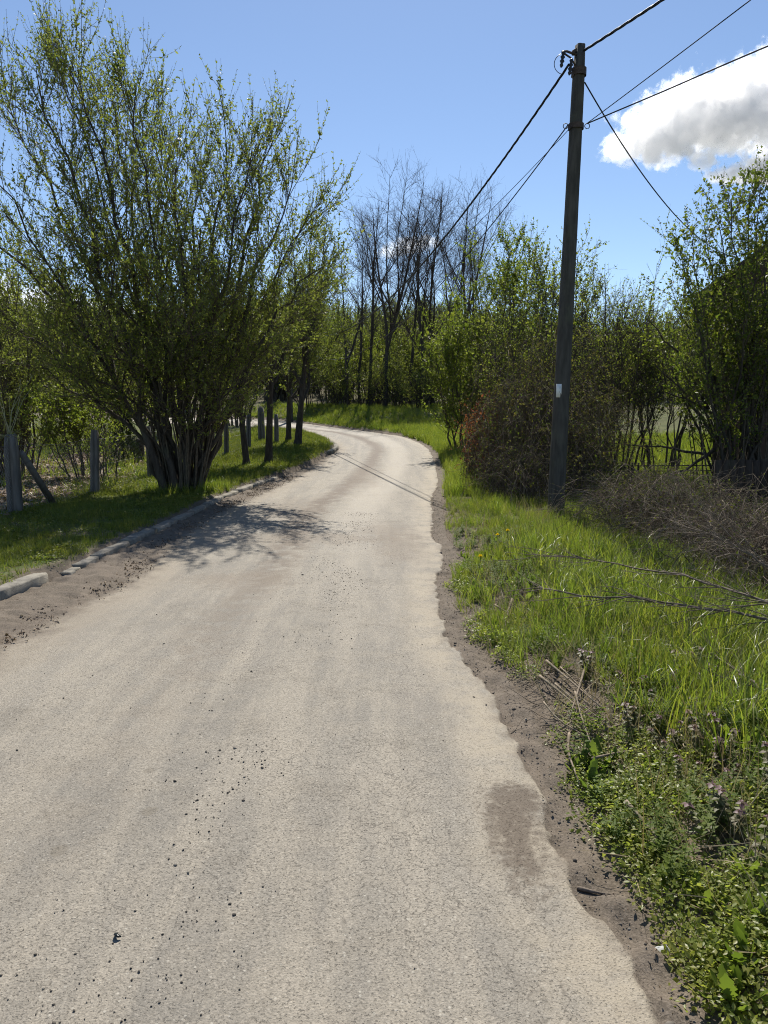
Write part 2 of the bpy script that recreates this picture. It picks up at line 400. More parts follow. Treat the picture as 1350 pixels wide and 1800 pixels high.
M_leafA = leaf_mat('willow_leaf', [(.085, .112, .026), (.135, .168, .042), (.185, .21, .062), (.108, .136, .034)], .52)
M_leafB = leaf_mat('fresh_shrub_leaf', [(.10, .14, .025), (.145, .185, .036), (.195, .225, .055)], .54)
M_leafC = leaf_mat('hazel_leaf', [(.075, .11, .018), (.11, .15, .028), (.15, .175, .04)], .5)
M_leafBr = leaf_mat('bramble_leaf', [(.06, .085, .022), (.09, .115, .03), (.13, .13, .04), (.07, .06, .03)], .4, rough=.7, spec=.1)
M_leafRed = leaf_mat('reddish_new_leaf', [(.18, .055, .035), (.24, .085, .045), (.13, .05, .03), (.16, .12, .04)], .45)
M_conif = leaf_mat('conifer_scale', [(.02, .035, .014), (.03, .05, .02)], .15)
M_grass = leaf_mat('grass_blade', [(.085, .135, .02), (.14, .19, .032), (.215, .235, .055), (.10, .145, .024)], .52, 1.45, .38, spec=.5)
M_lawn = leaf_mat('lawn_blade', [(.08, .12, .02), (.13, .165, .03), (.185, .195, .055), (.10, .135, .022)], .45, 1.3, .5)
M_weed = leaf_mat('weed_leaf', [(.075, .12, .024), (.115, .17, .035), (.15, .195, .045)], .5, 1.3, .6, spec=.2)
M_chick = leaf_mat('chickweed_leaf', [(.14, .19, .04), (.195, .24, .055), (.25, .27, .085), (.12, .165, .035)], .5, 1.45, .4)
M_nett = leaf_mat('dead_nettle_leaf', [(.085, .10, .035), (.11, .12, .045), (.13, .10, .06)], .4)
M_purp = leaf_mat('dead_nettle_bloom', [(.11, .075, .075), (.17, .095, .12), (.09, .08, .05)], .35)
M_yel = leaf_mat('dandelion_bloom', [(.75, .55, .02), (.85, .65, .03)], .3)
M_straw = leaf_mat('dry_straw', [(.28, .23, .15), (.40, .34, .24), (.22, .17, .115)], .25, 1.0, .6)
M_litter = leaf_mat('dead_leaf', [(.10, .065, .045), (.21, .155, .115), (.33, .265, .215), (.15, .105, .075)], .2, 1.0, .7)
M_crumb = leaf_mat('leaf_crumb', [(.07, .052, .04), (.12, .09, .068), (.22, .175, .135), (.09, .065, .05)], .1, 1.0, .8)
m = Mt('road_grit'); c = m.colramp(m.n('ShaderNodeObjectInfo').outputs['Random'], [(.06, .052, .043), (.12, .105, .086), (.07, .06, .05), (.26, .235, .195)])
M_grit = m.done(m.pbr(c, .9))

# ------------------------------------------------------------------ ground and road
def axis(parts):
    out = []
    for a, b, st in parts: out += list(np.arange(a, b, st))
    return np.array(sorted(set(np.round(out, 4))))
gx = axis([(-420, -60, 24), (-60, -20, 4), (-20, -7, .6), (-7, 5, .11), (5, 14, .4), (14, 50, 3), (50, 440, 26)])
gy = axis([(-30, -4, 3), (-4, 1, .5), (1, 18, .11), (18, 34, .25), (34, 60, .7), (60, 140, 4), (140, 900, 40)])
X, Y = np.meshgrid(gx, gy); Z = T(X, Y)
nx, ny = len(gx), len(gy)
i = (np.arange(ny - 1)[:, None] * nx + np.arange(nx - 1)[None]).ravel()
F = np.stack([i, i + 1, i + nx + 1, i + nx], 1)
dl = xK(Y) - X; dr = X - xR(Y)
nz = fbm(X * 1.7, Y * 1.7, 4)
lit = sstep(-X, 5.35, 5.9) * sstep(Y, 6, 8) * (1 - sstep(Y, 24, 30)) * (1 - sstep(X * -1, 22, 30)) * sstep(nz, .25, .42)
green = np.clip(np.where(dl > .1, sstep(dl, .1, .35) * (1 - lit), 0) + np.where(dr > .4, sstep(dr, .55, .95) * .75, 0), 0, 1) * sstep(nz, .2, .45)
wood_floor = sstep(Y, 44, 50)
green = green * (1 - .55 * wood_floor * (1 - sstep(X, 3, 7)))
og = link('ground', mesh_np('ground', np.stack([X, Y, Z], -1).reshape(-1, 3), [F], {'green': green.ravel(), 'litter': lit.ravel()}, True), M_ground)
tag(og, kind='structure')

LK = np.array([(r[1], r[0]) for r in RW] + [(b[0][0] - .04, b[0][1]) for b in RB])
LA = np.array([(r[2], r[0]) for r in RW] + [b[0] for b in RB])
RA = np.array([(r[3], r[0]) for r in RW] + [b[1] for b in RB])
s0 = np.arange(len(LK), dtype=float)
seg = np.linalg.norm(np.diff((LA + RA) / 2, axis=0), axis=1)
ss = []
for k in range(len(seg)):
    st = .035 if RA[k, 1] < 7.5 else .07 if RA[k, 1] < 13 else (.14 if RA[k, 1] < 24 else .3)
    ss += list(k + np.linspace(0, 1, max(2, int(seg[k] / st)), endpoint=False))
ss.append(len(seg)); ss = np.array(ss)
ip = lambda A: np.stack([np.interp(ss, s0, A[:, 0]), np.interp(ss, s0, A[:, 1])], 1)
lk, la, ra = ip(LK), ip(LA), ip(RA)
wr = (fbm(ra[:, 1] * 2.3, ra[:, 0] * 0 + 2, 4) - .47) * .05
cross = ra - la; cl = np.linalg.norm(cross, axis=1)[:, None]; cu = cross / cl
ro = ra + cu * .30
tt = np.concatenate([np.linspace(0, .17, 14)[:-1], np.linspace(.17, .85, 34)[:-1], np.linspace(.85, 1, 44)]); NT = len(tt)
Pm = lk[:, None] * (1 - tt)[None, :, None] + ro[:, None] * tt[None, :, None]
dRm = ((ra[:, None] - Pm) * cu[:, None]).sum(-1) + wr[:, None]
dRm = dRm + (fbm(Pm[..., 0] * 9, Pm[..., 1] * 9, 4) - .47) * .09
dLm = ((Pm - la[:, None]) * cu[:, None]).sum(-1)
latm = np.clip(dLm / cl, -.2, 1.2)
xx, yy = Pm[..., 0], Pm[..., 1]
zz = hr(yy) + .025 * (1 - (2 * latm - 1) ** 2).clip(0, 1) * .6 + (fbm(xx * .8, yy * .8, 3) - .45) * .015
soilm = np.maximum(sstep(-dRm, -.03, .05), sstep(-dLm, -.05, .12))
zz += soilm * ((fbm(xx * 9, yy * 9, 4) - .38) * .075)
zz += sstep(-dLm, .05, .45) * .03 * sstep(16 - yy, 0, 3)
zz -= .022 * sstep(-dRm, -.006, .022)
zz -= sstep(tt[None] * np.ones_like(zz), .965, 1.0) * .06
i = (np.arange(len(ss) - 1)[:, None] * NT + np.arange(NT - 1)[None]).ravel()
F = np.stack([i, i + 1, i + NT + 1, i + NT], 1)
orr = link('road', mesh_np('road', np.stack([xx, yy, zz], -1).reshape(-1, 3), [F], {'dR': dRm.ravel(), 'dL': dLm.ravel(), 'lat': latm.ravel()}, True), M_road)
tag(orr, kind='structure')
# ------------------------------------------------------------------ kerb
def kerb_stone(p0, p1, w, top, low, seed, parent, rough=.0035):
    g = np.random.default_rng(seed)
    p0 = np.array(p0); p1 = np.array(p1); d = (p1 - p0) / np.linalg.norm(p1 - p0); nrm = np.array([-d[1], d[0]])   # to the left
    sec = [(0, low), (0, top - .012), (.01, top), (w - .012, top), (w, top - .012), (w, low)]
    n = 5; V = []
    for k in range(n):
        q = p0 + (p1 - p0) * k / (n - 1); h = float(hr(q[1]))
        for (a, z) in sec:
            b = q + nrm * a
            V.append((b[0] + g.normal() * rough, b[1] + g.normal() * rough, h + z + g.normal() * rough))
    S = len(sec); Q = []
    for k in range(n - 1):
        for j in range(S): Q.append((k * S + j, k * S + (j + 1) % S, (k + 1) * S + (j + 1) % S, (k + 1) * S + j))
    caps = [list(range(S)), [(n - 1) * S + j for j in range(S)][::-1]]
    return link('kerb_stone', mesh_np('kerb_stone', V, [np.array(Q)[:, ::-1], np.array(caps)]), M_kerb, parent)
kerb = thing('kerb', (0, 0, 0), None, None); tag(kerb, kind='structure')
kx = lambda y: float(xK(y))
for k, (a, b, w, top) in enumerate([(3.3, 4.22, .15, .12), (4.25, 5.2, .15, .115), (5.23, 6.15, .15, .12), (6.18, 6.95, .15, .125), (7.32, 7.58, .2, .05),
        (7.62, 8.05, .24, .072), (8.08, 8.95, .24, .08), (8.98, 9.9, .22, .09), (9.93, 10.8, .18, .075), (10.84, 11.7, .16, .07), (11.74, 12.65, .15, .075),
        (12.7, 13.6, .15, .08), (13.63, 14.55, .15, .075), (14.6, 15.5, .15, .085), (15.53, 16.4, .15, .075), (16.45, 17.3, .15, .06)]):
    kerb_stone((kx(a) + .02, a), (kx(b) + .02, b), w, top, -.12, 40 + k, kerb)
bend = [(-1.62, 23.6), (-1.53, 24.5), (-1.50, 25.4), (-1.56, 26.2), (-1.75, 27.2), (-2.0, 28.2), (-2.35, 29.4)]
for k in range(len(bend) - 1): kerb_stone(bend[k], bend[k + 1], .15, .11, -.12, 80 + k, kerb)

# ------------------------------------------------------------------ scatter of uncountable ground cover (geometry-node instances, kind = stuff)
def proto_set(name, makers):
    col = bpy.data.collections.new(name)
    for k, mk in enumerate(makers):
        o = bpy.data.objects.new('%s_%02d' % (name, k), mk); col.objects.link(o)
    return col
def scatter(name, pts, col, nvar, scale, tilt=.15, label=None, cat=None, seed=1, parent=None, align=None):
    g = np.random.default_rng(seed); n = len(pts)
    me = bpy.data.meshes.new(name); me.vertices.add(n); me.vertices.foreach_set('co', np.asarray(pts, np.float32).ravel())
    rot = np.stack([g.normal(size=n) * tilt, g.normal(size=n) * tilt, g.random(n) * 6.283], 1).astype(np.float32)
    a = me.attributes.new('rot', 'FLOAT_VECTOR', 'POINT'); a.data.foreach_set('vector', rot.ravel())
    a = me.attributes.new('scl', 'FLOAT', 'POINT'); a.data.foreach_set('value', np.asarray(scale, np.float32) * np.ones(n, np.float32))
    a = me.attributes.new('idx', 'INT', 'POINT'); a.data.foreach_set('value', g.integers(0, nvar, n).astype(np.int32))
    ng = bpy.data.node_groups.new(name, 'GeometryNodeTree')
    ng.interface.new_socket('Geometry', in_out='INPUT', socket_type='NodeSocketGeometry')
    ng.interface.new_socket('Geometry', in_out='OUTPUT', socket_type='NodeSocketGeometry')
    N = ng.nodes.new; L = ng.links.new
    gi, go, ip_, ci = N('NodeGroupInput'), N('NodeGroupOutput'), N('GeometryNodeInstanceOnPoints'), N('GeometryNodeCollectionInfo')
    ci.inputs['Collection'].default_value = col; ci.inputs['Separate Children'].default_value = True; ci.inputs['Reset Children'].default_value = True
    def na(nm, t):
        x = N('GeometryNodeInputNamedAttribute'); x.data_type = t; x.inputs['Name'].default_value = nm; return x.outputs['Attribute']
    e = N('FunctionNodeEulerToRotation'); L(na('rot', 'FLOAT_VECTOR'), e.inputs[0])
    L(gi.outputs[0], ip_.inputs['Points']); L(ci.outputs[0], ip_.inputs['Instance']); ip_.inputs['Pick Instance'].default_value = True
    L(na('idx', 'INT'), ip_.inputs['Instance Index']); L(e.outputs[0], ip_.inputs['Rotation']); L(na('scl', 'FLOAT'), ip_.inputs['Scale'])
    L(ip_.outputs[0], go.inputs[0])
    o = link(name, me, None, parent); md = o.modifiers.new('scatter', 'NODES'); md.node_group = ng
    return tag(o, label, cat, kind='stuff')

def blade_geo(g, n, rad, Lmin, Lmax, w, lean, curl, seg=3):
    """n grass blades as curved tapering strips"""
    G = Geo(); s = np.linspace(0, 1, seg + 1)
    a = g.random(n) * 6.283; r = np.sqrt(g.random(n)) * rad; b = g.random(n) * 6.283
    L = g.uniform(Lmin, Lmax, n); ln = np.abs(g.normal(size=n)) * lean; cu = g.random(n) * curl
    base = np.stack([r * np.cos(a), r * np.sin(a), np.zeros(n) - .01], 1)
    dirx = np.stack([np.cos(b), np.sin(b), np.zeros(n)], 1); side = np.stack([-np.sin(b), np.cos(b), np.zeros(n)], 1)
    rnd = g.random(n)
    ang = ln[:, None] + cu[:, None] * s[None] ** 1.5
    st = L[:, None] / seg
    hx = np.concatenate([np.zeros((n, 1)), np.cumsum(np.sin(ang[:, :-1]) * st, 1)], 1); hz = np.concatenate([np.zeros((n, 1)), np.cumsum(np.cos(ang[:, :-1]) * st, 1)], 1)
    cen = base[:, None] + dirx[:, None] * hx[..., None] + np.array([0, 0, 1.])[None, None] * hz[..., None]
    wd = (w * g.uniform(.7, 1.3, n))[:, None] * (1 - s ** 1.6 * .92)[None]
    V = np.stack([cen - side[:, None] * wd[..., None] * .5, cen + side[:, None] * wd[..., None] * .5], 2).reshape(n, -1, 3)
    k = V.shape[1]; q = []
    for j in range(seg): q.append([2 * j, 2 * j + 1, 2 * j + 3, 2 * j + 2])
    Q = (np.arange(n)[:, None, None] * k + np.array(q)[None]).reshape(-1, 4)
    G.add(V.reshape(-1, 3), Q, None, np.repeat(rnd * .35, k))
    return G
def mk(G, name, mat):
    me = G.mesh(name); me.materials.append(mat); return me
def mkmulti(name, parts):
    """several Geo with their own materials in one prototype mesh"""
    V = []; Qs = []; Ts = []; A = []; n = 0; mi = []
    tri = []
    for k, (G, mat) in enumerate(parts):
        v = np.vstack(G.V); fs = []
        for q in G.Q: tri.append((q + n, k))
        for t in G.T3: tri.append((t + n, k))
        V.append(v); A.append(np.concatenate(G.A)); n += len(v)
    tri.sort(key=lambda x: x[0].shape[1])
    me = mesh_np(name, np.vstack(V), [t[0] for t in tri], {'rnd': np.concatenate(A)})
    me.polygons.foreach_set('material_index', np.concatenate([np.full(len(t[0]), t[1], np.int32) for t in tri]))
    for G, mat in parts: me.materials.append(mat)
    return me
pg = np.random.default_rng(11)
TALL = proto_set('tall_tuft', [mk(blade_geo(pg, 15, .05, .12, .34, .0065, .22, 1.3, 4), 'tall_tuft', M_grass) for _ in range(8)])
ARCH = proto_set('arching_tuft', [mk(blade_geo(pg, 10, .05, .28, .5, .008, .3, 2.2, 6), 'arching_tuft', M_grass) for _ in range(6)])
LAWN = proto_set('lawn_tuft', [mk(blade_geo(pg, 16, .06, .03, .085, .005, .5, 1.0, 2), 'lawn_tuft', M_lawn) for _ in range(7)])
FARG = proto_set('far_tuft', [mk(blade_geo(pg, 14, .12, .14, .42, .016, .35, 1.2, 2), 'far_tuft', M_grass) for _ in range(6)])
STRAW = proto_set('straw_tuft', [mk(blade_geo(pg, 5, .06, .12, .35, .004, .9, .6, 3), 'straw_tuft', M_straw) for _ in range(6)])
def chick(g, n=60, rad=.065, h=.07, L=.016, w=.62):
    G = Geo(); a = g.random(n) * 6.283; r = np.sqrt(g.random(n)) * rad
    z = g.random(n) ** .8 * h * (1 - (r / rad) ** 2 * .6)
    d = np.stack([np.cos(a), np.sin(a), g.normal(size=n) * .35 + .1], 1) + rdir(n, g) * .6
    G.leaves(np.stack([r * np.cos(a), r * np.sin(a), z], 1), d, rdir(n, g) * .6 + np.array([0, 0, 1.]), g.uniform(.6, 1.4, n) * L, w, g.random(n) * .4, .15)
    return G
CHICK = proto_set('chickweed_patch', [mk(chick(pg), 'chickweed_patch', M_chick) for _ in range(8)])
CLOV = proto_set('clover_patch', [mk(chick(pg, 26, .07, .045, .02, .8), 'clover_patch', M_lawn) for _ in range(6)])
def lobed(g, n, L, w, up):
    G = Geo(); prof = np.array([.12, .35, .6, .42, .9, .55, 1.0, .6, .75, .3, .05])
    m_ = len(prof); s = np.linspace(0, 1, m_)
    for k in range(n):
        b = k * 2.4 + g.normal() * .3; l = L * g.uniform(.6, 1.2); e = g.uniform(.1, up)
        ang = np.pi / 2 - e - s * g.uniform(.2, .8)
        hx = np.cumsum(np.sin(ang)) * l / m_; hz = np.cumsum(np.cos(ang)) * l / m_
        d = np.array([math.cos(b), math.sin(b), 0]); sd_ = np.array([-math.sin(b), math.cos(b), 0])
        cen = d * hx[:, None] + np.array([0, 0, 1.]) * hz[:, None]
        wd = (prof * w * l * .5)[:, None]
        V = np.stack([cen - sd_ * wd + [0, 0, .006], cen, cen + sd_ * wd + [0, 0, .006]], 1).reshape(-1, 3)
        q = [];
        for j in range(m_ - 1): q += [[3 * j, 3 * j + 1, 3 * j + 4, 3 * j + 3], [3 * j + 1, 3 * j + 2, 3 * j + 5, 3 * j + 4]]
        G.add(V, q, None, g.random() * .3)
    return G
ROSE = proto_set('leafy_weed', [mk(lobed(pg, 11, .15, .38, 1.1), 'leafy_weed', M_weed) for _ in range(6)])
def herb(g, h=.14, pairs=5, L=.035, w=.6, n=3):
    G = Geo()
    for q in range(n):
        x0 = g.normal(size=3) * [.03, .03, 0]; tip = x0 + np.array([g.normal() * .04, g.normal() * .04, h * g.uniform(.6, 1.2)])
        G.tube([x0, (x0 + tip) / 2 + g.normal(size=3) * .006, tip], [.0016, .0014, .001], 3, .1)
        for k in range(pairs):
            f = .25 + .75 * k / (pairs - 1); p = x0 + (tip - x0) * f
            for e in range(3):
                a = k * 1.57 + e * 2.1 + g.normal() * .2
                d = np.array([[math.cos(a), math.sin(a), .25]])
                G.leaves([p], d, np.array([[0, 0, 1.]]), L * (1.15 - .5 * f) * g.uniform(.7, 1.3), w, np.array([g.random() * .4]), .2)
    return G
HERB = proto_set('leafy_herb', [mk(herb(pg, .17, 6, .05, .45, 4), 'leafy_herb', M_weed) for _ in range(6)])
def nettle(g):
    A = Geo(); B = Geo()
    for q in range(4):
        x0 = g.normal(size=3) * [.035, .035, 0]; tip = x0 + np.array([g.normal() * .03, g.normal() * .03, g.uniform(.09, .17)])
        A.tube([x0, tip], [.0018, .0014], 4, .8)
        for k in range(5):
            f = .3 + .7 * k / 4; p = x0 + (tip - x0) * f
            for e in range(4):
                a = k * .8 + e * 1.57; d = np.array([[math.cos(a), math.sin(a), -.15 - .3 * g.random()]])
                (A if k < 4 else B).leaves([p], d, np.array([[0, 0, 1.]]), (.034 - .012 * f) * g.uniform(.8, 1.2), .75, np.array([g.random() * .5]), .15)
        for e in range(7):
            a = g.random() * 6.283; d = np.array([[math.cos(a), math.sin(a), .9]])
            B.leaves([tip - [0, 0, g.random() * .02]], d, rdir(1, g), .014, .5, np.array([g.random() * .5]), .2)
    return mkmulti('dead_nettle', [(A, M_nett), (B, M_purp)])
NETT = proto_set('dead_nettle', [nettle(pg) for _ in range(5)])
def litter(g, n=1, L=.06):
    G = Geo(); 
    for k in range(n):
        l = L * g.uniform(.6, 1.4); V = []; s = np.linspace(0, 1, 4); wd = np.array([.1, .5, .45, .05]) * l * .6
        c = np.stack([s * l - l / 2, np.zeros(4), .012 * np.sin(s * 3.1) * g.uniform(-.5, 2)], 1)
        V = np.stack([c - np.outer(wd, [0, 1, -g.uniform(.1, .7)]), c + np.outer(wd, [0, 1, g.uniform(.1, .7)])], 1).reshape(-1, 3)
        V[:, 2] += .006
        G.add(V, [[0, 1, 3, 2], [2, 3, 5, 4], [4, 5, 7, 6]], None, g.random() * .5)
    return G
LITT = proto_set('fallen_leaf', [mk(litter(pg), 'fallen_leaf', M_litter) for _ in range(6)])
CRUMB = proto_set('leaf_crumb', [mk(litter(pg, 1, .022), 'leaf_crumb', M_crumb) for _ in range(6)])
def pebble(g, r=.006):
    ico = [(0, 0, 1), (.9, 0, .3), (.28, .85, .3), (-.72, .53, .3), (-.72, -.53, .3), (.28, -.85, .3), (.7, .5, -.4), (-.28, .85, -.4), (-.9, 0, -.4), (-.28, -.85, -.4), (.7, -.5, -.4)]
    V = np.array(ico) * g.uniform(.7, 1.3, (11, 1)) * np.array([1.2, 1, .7]) * r
    T3 = [(0, 1, 2), (0, 2, 3), (0, 3, 4), (0, 4, 5), (0, 5, 1), (1, 6, 2), (2, 7, 3), (3, 8, 4), (4, 9, 5), (5, 10, 1), (2, 6, 7), (3, 7, 8), (4, 8, 9), (5, 9, 10), (1, 10, 6)]
    G = Geo(); G.add(V, None, T3); return G
GRIT = proto_set('pebble', [mk(pebble(pg), 'pebble', M_grit) for _ in range(6)])
def bit(g):
    G = Geo(); l = g.uniform(.05, .16); pts = np.stack([np.linspace(-l, l, 5) / 2 * 2, g.normal(size=5) * .006, np.abs(g.normal(size=5)) * .006 + .004], 1)
    G.tube(pts, np.linspace(.0028, .0012, 5), 4, g.random()); return G
TWIGS = proto_set('twig_bit', [mk(bit(pg), 'twig_bit', M_cane2) for _ in range(8)])

def sample(x0, x1, y0, y1, dens, cond, seed, near=None):
    """random ground points; dens per m2 may be a function of (X, Y)"""
    g = np.random.default_rng(seed)
    dmax = dens if not callable(dens) else near
    n = int((x1 - x0) * (y1 - y0) * dmax)
    X = g.uniform(x0, x1, n); Y = g.uniform(y0, y1, n)
    k = cond(X, Y)
    if callable(dens): k = k * dens(X, Y) / dmax
    k = g.random(n) < k
    X, Y = X[k], Y[k]; Z = T(X, Y)
    u, v = proj(X, Y, Z); ok = (u > -160) & (u < 1510) & (v < 2000)
    return np.stack([X, Y, Z], 1)[ok]
def zroad(X, Y):
    lat = np.clip((X - np.interp(Y, LPY, LPX)) / (xR(Y) - np.interp(Y, LPY, LPX)), 0, 1)
    return hr(Y) + .015 * (1 - (2 * lat - 1) ** 2) + (fbm(np.asarray(X) * .8, np.asarray(Y) * .8, 3) - .45) * .015

# left verge: short lawn and clover
verge_l = lambda X, Y: sstep(xK(Y) - X, .1, .24) * (1 - sstep(-X, 5.6, 6.2) * .9)
nzl = lambda X, Y: .35 + .65 * sstep(fbm(X * 1.3 + 4, Y * 1.3, 3), .3, .5)
p = sample(-7.5, -1.4, 3.5, 14, 330, lambda X, Y: verge_l(X, Y) * nzl(X, Y), 21)
scatter('verge_grass', p, LAWN, 7, np.random.default_rng(1).uniform(.7, 1.35, len(p)), .2, 'short green grass on the left verge behind the kerb', 'grass', 1)
p = sample(-7.5, -1.4, 14, 36, 170, lambda X, Y: verge_l(X, Y) * (.4 + .6 * nzl(X, Y)), 22)
scatter('bend_grass', p, LAWN, 7, np.random.default_rng(2).uniform(1.1, 2.0, len(p)), .2, 'sunlit short grass around the small trees at the inside of the bend', 'grass', 2)
p = sample(-7, -1.4, 4, 26, 60, lambda X, Y: verge_l(X, Y) * sstep(fbm(X * .9 + 14, Y * .9, 3), .42, .55), 23)
scatter('clover', p, CLOV, 6, np.random.default_rng(3).uniform(.8, 1.5, len(p)), .2, 'low clover patches in the left verge lawn', 'clover', 3)

# right verge
dR_ = lambda X, Y: X - xR(Y)
soft_edge = lambda X, Y: .17 + .2 * (fbm(X * 2 + 31, Y * 2, 3) - .45) + .05 * np.exp(-((Y - 4.6) / 1.0) ** 2) + .18 * np.exp(-((Y - 2.6) / .9) ** 2) * 0
hole = lambda X, Y: (1 - .93 * np.exp(-(((X - 1.0) / .26) ** 2 + ((Y - 4.05) / .75) ** 2) ** 2)) * (1 - .8 * np.exp(-(((X - 1.05) / .2) ** 2 + ((Y - 6.2) / .5) ** 2) ** 2))
verge_r = lambda X, Y: hole(X, Y) * sstep(dR_(X, Y) - soft_edge(X, Y), 0, .12) * (1 - sstep(dR_(X, Y), 2.6 + .0 * Y, 3.4))
tallmask = lambda X, Y: np.maximum(sstep(Y, 3.1, 4.0), .8 * sstep(dR_(X, Y), .8, 1.3) * sstep(Y, 1.8, 2.4)) * (.22 + .78 * sstep(fbm(X * 1.8 + 51, Y * 1.8, 3), .38, .52))
p = sample(.6, 5.5, 1.8, 14, 270, lambda X, Y: verge_r(X, Y) * tallmask(X, Y), 31)
scatter('roadside_grass', p, TALL, 8, np.random.default_rng(4).uniform(.55, 1.15, len(p)) * (.7 + .3 * sstep(p[:, 0] - xR(p[:, 1]), .3, .8)) * (1 - .25 * sstep(p[:, 1], 7.5, 9.5)) * (.55 + .9 * fbm(p[:, 0] * 1.9, p[:, 1] * 1.9, 3)), .22, 'tall fresh green grass on the right verge beside the pole', 'grass', 4)
p = sample(1.0, 5.0, 3.0, 8, 75, lambda X, Y: verge_r(X, Y) * sstep(dR_(X, Y), .6, 1.1), 32)
scatter('arching_grass', p, ARCH, 6, np.random.default_rng(5).uniform(.6, 1.0, len(p)), .15, 'long arching glossy grass blades in the right verge', 'grass', 5)
p = sample(.8, 6, 14, 34, 150, lambda X, Y: verge_r(X, Y) * .9, 33)
scatter('verge_strip_grass', p, TALL, 8, np.random.default_rng(6).uniform(.8, 1.4, len(p)), .18, 'green grass strip along the right road edge before the bend', 'grass', 6)
p = sample(-24, 8, 32, 47, 75, lambda X, Y: sstep(dR_(X, Y), .35, .6) * (1 - .75 * sstep(dR_(X, Y), 3.5, 7)), 34)
scatter('bank_grass', p, FARG, 6, np.random.default_rng(8).uniform(.38, .7, len(p)), .15, 'bright grass bank along the outside of the bend', 'grass', 7)
p = sample(4.2, 13, 9, 30, 60, lambda X, Y: .45 + .55 * sstep(fbm(X * .8, Y * .8, 3), .38, .52), 35)
scatter('garden_grass', p, FARG, 6, np.random.default_rng(9).uniform(.5, 1.0, len(p)), .15, 'sunlit garden grass behind the iron fence on the right', 'grass', 8)
p = sample(.5, 3.4, 1.2, 8.0, 520, lambda X, Y: hole(X, Y) * sstep(dR_(X, Y) - soft_edge(X, Y), -.04, .1) * (.05 + .95 * sstep(fbm(X * 2.6 + 7, Y * 2.6, 3), .40, .52)) * (1 - .55 * sstep(Y, 3.3, 4.4)) * (1 - .75 * sstep(dR_(X, Y), .7, 1.2) * sstep(Y, 4, 5)), 36)
scatter('chickweed', p, CHICK, 8, np.random.default_rng(10).uniform(.7, 1.35, len(p)), .2, 'low yellow-green chickweed mat at the right road edge', 'weeds', 9)
p = sample(.9, 3.4, 2.2, 5.2, 17, lambda X, Y: hole(X, Y) * sstep(dR_(X, Y) - soft_edge(X, Y), .25, .5) * sstep(fbm(X * 1.7 + 70, Y * 1.7, 3), .34, .48) * (1 - sstep(Y, 3.9, 4.6)), 37)
scatter('dead_nettle', p, NETT, 5, np.random.default_rng(12).uniform(.7, 1.25, len(p)), .12, 'purple-topped dead nettles among the weeds on the right', 'weeds', 10)
p = sample(.75, 3.6, 1.6, 9, 40, lambda X, Y: sstep(dR_(X, Y) - soft_edge(X, Y), 0, .1) * (1 - sstep(dR_(X, Y), 1.0, 1.7)) * sstep(fbm(X * 2.2 + 90, Y * 2.2, 3), .4, .52), 38)
scatter('lobed_weed', p, ROSE, 6, np.random.default_rng(13).uniform(.45, .95, len(p)), .15, 'lobed green weed rosettes along the right soil edge', 'weeds', 11)
p = sample(.8, 4.2, 1.4, 10, 70, lambda X, Y: verge_r(X, Y) * sstep(fbm(X * 1.9 + 110, Y * 1.9, 3), .38, .52), 39)
scatter('leafy_herb', p, HERB, 6, np.random.default_rng(14).uniform(.35, .85, len(p)), .15, 'small leafy herbs mixed into the right verge', 'weeds', 12)
p = sample(.7, 4.2, 1.4, 12, 110, lambda X, Y: sstep(dR_(X, Y), .22, .45) * (1 - .6 * sstep(Y, 5, 8)), 40)
scatter('dry_grass', p, STRAW, 6, np.random.default_rng(15).uniform(.6, 1.2, len(p)), .4, 'pale dry grass stalks in the right verge', 'grass', 13)
p = sample(.8, 1.5, 3.0, 7.2, 260, lambda X, Y: 1 - hole(X, Y), 44); p[:, 2] += .015
scatter('dead_brush_litter', p, TWIGS, 8, np.random.default_rng(24).uniform(.6, 1.5, len(p)), .35, 'heap of broken dry twigs on the bare soil in the right verge', 'twigs', 25)
# ground ivy and herbs in the shade on the right and by the left garden
p = sample(3.6, 9, 7, 16, 60, lambda X, Y: sstep(dR_(X, Y), 2.8, 3.4) * sstep(fbm(X * .9 + 5, Y * .9 + 60, 3), .3, .45), 41)
scatter('ground_ivy', p, HERB, 6, np.random.default_rng(16).uniform(.9, 1.8, len(p)), .2, 'leafy green ground cover right of the bramble heap', 'weeds', 14)
p = sample(-24, -5.2, 9, 34, 16, lambda X, Y: sstep(fbm(X * .5 + 5, Y * .5 + 60, 3), .4, .5) * sstep(Y, 12, 17), 42)
scatter('garden_herbs', p, FARG, 6, np.random.default_rng(17).uniform(.5, 1.0, len(p)), .2, 'patchy grass in the garden behind the left fence', 'grass', 15)
# leaf litter behind the left fence
p = sample(-15, -5.2, 8, 26, 190, lambda X, Y: sstep(-X, 5.3, 5.8) * (1 - .8 * sstep(Y, 19, 24)), 43); p[:, 2] += .01
scatter('leaf_litter', p, LITT, 6, np.random.default_rng(18).uniform(.9, 2.0, len(p)), .4, 'dry fallen leaves covering the ground behind the left fence', 'leaves', 16)
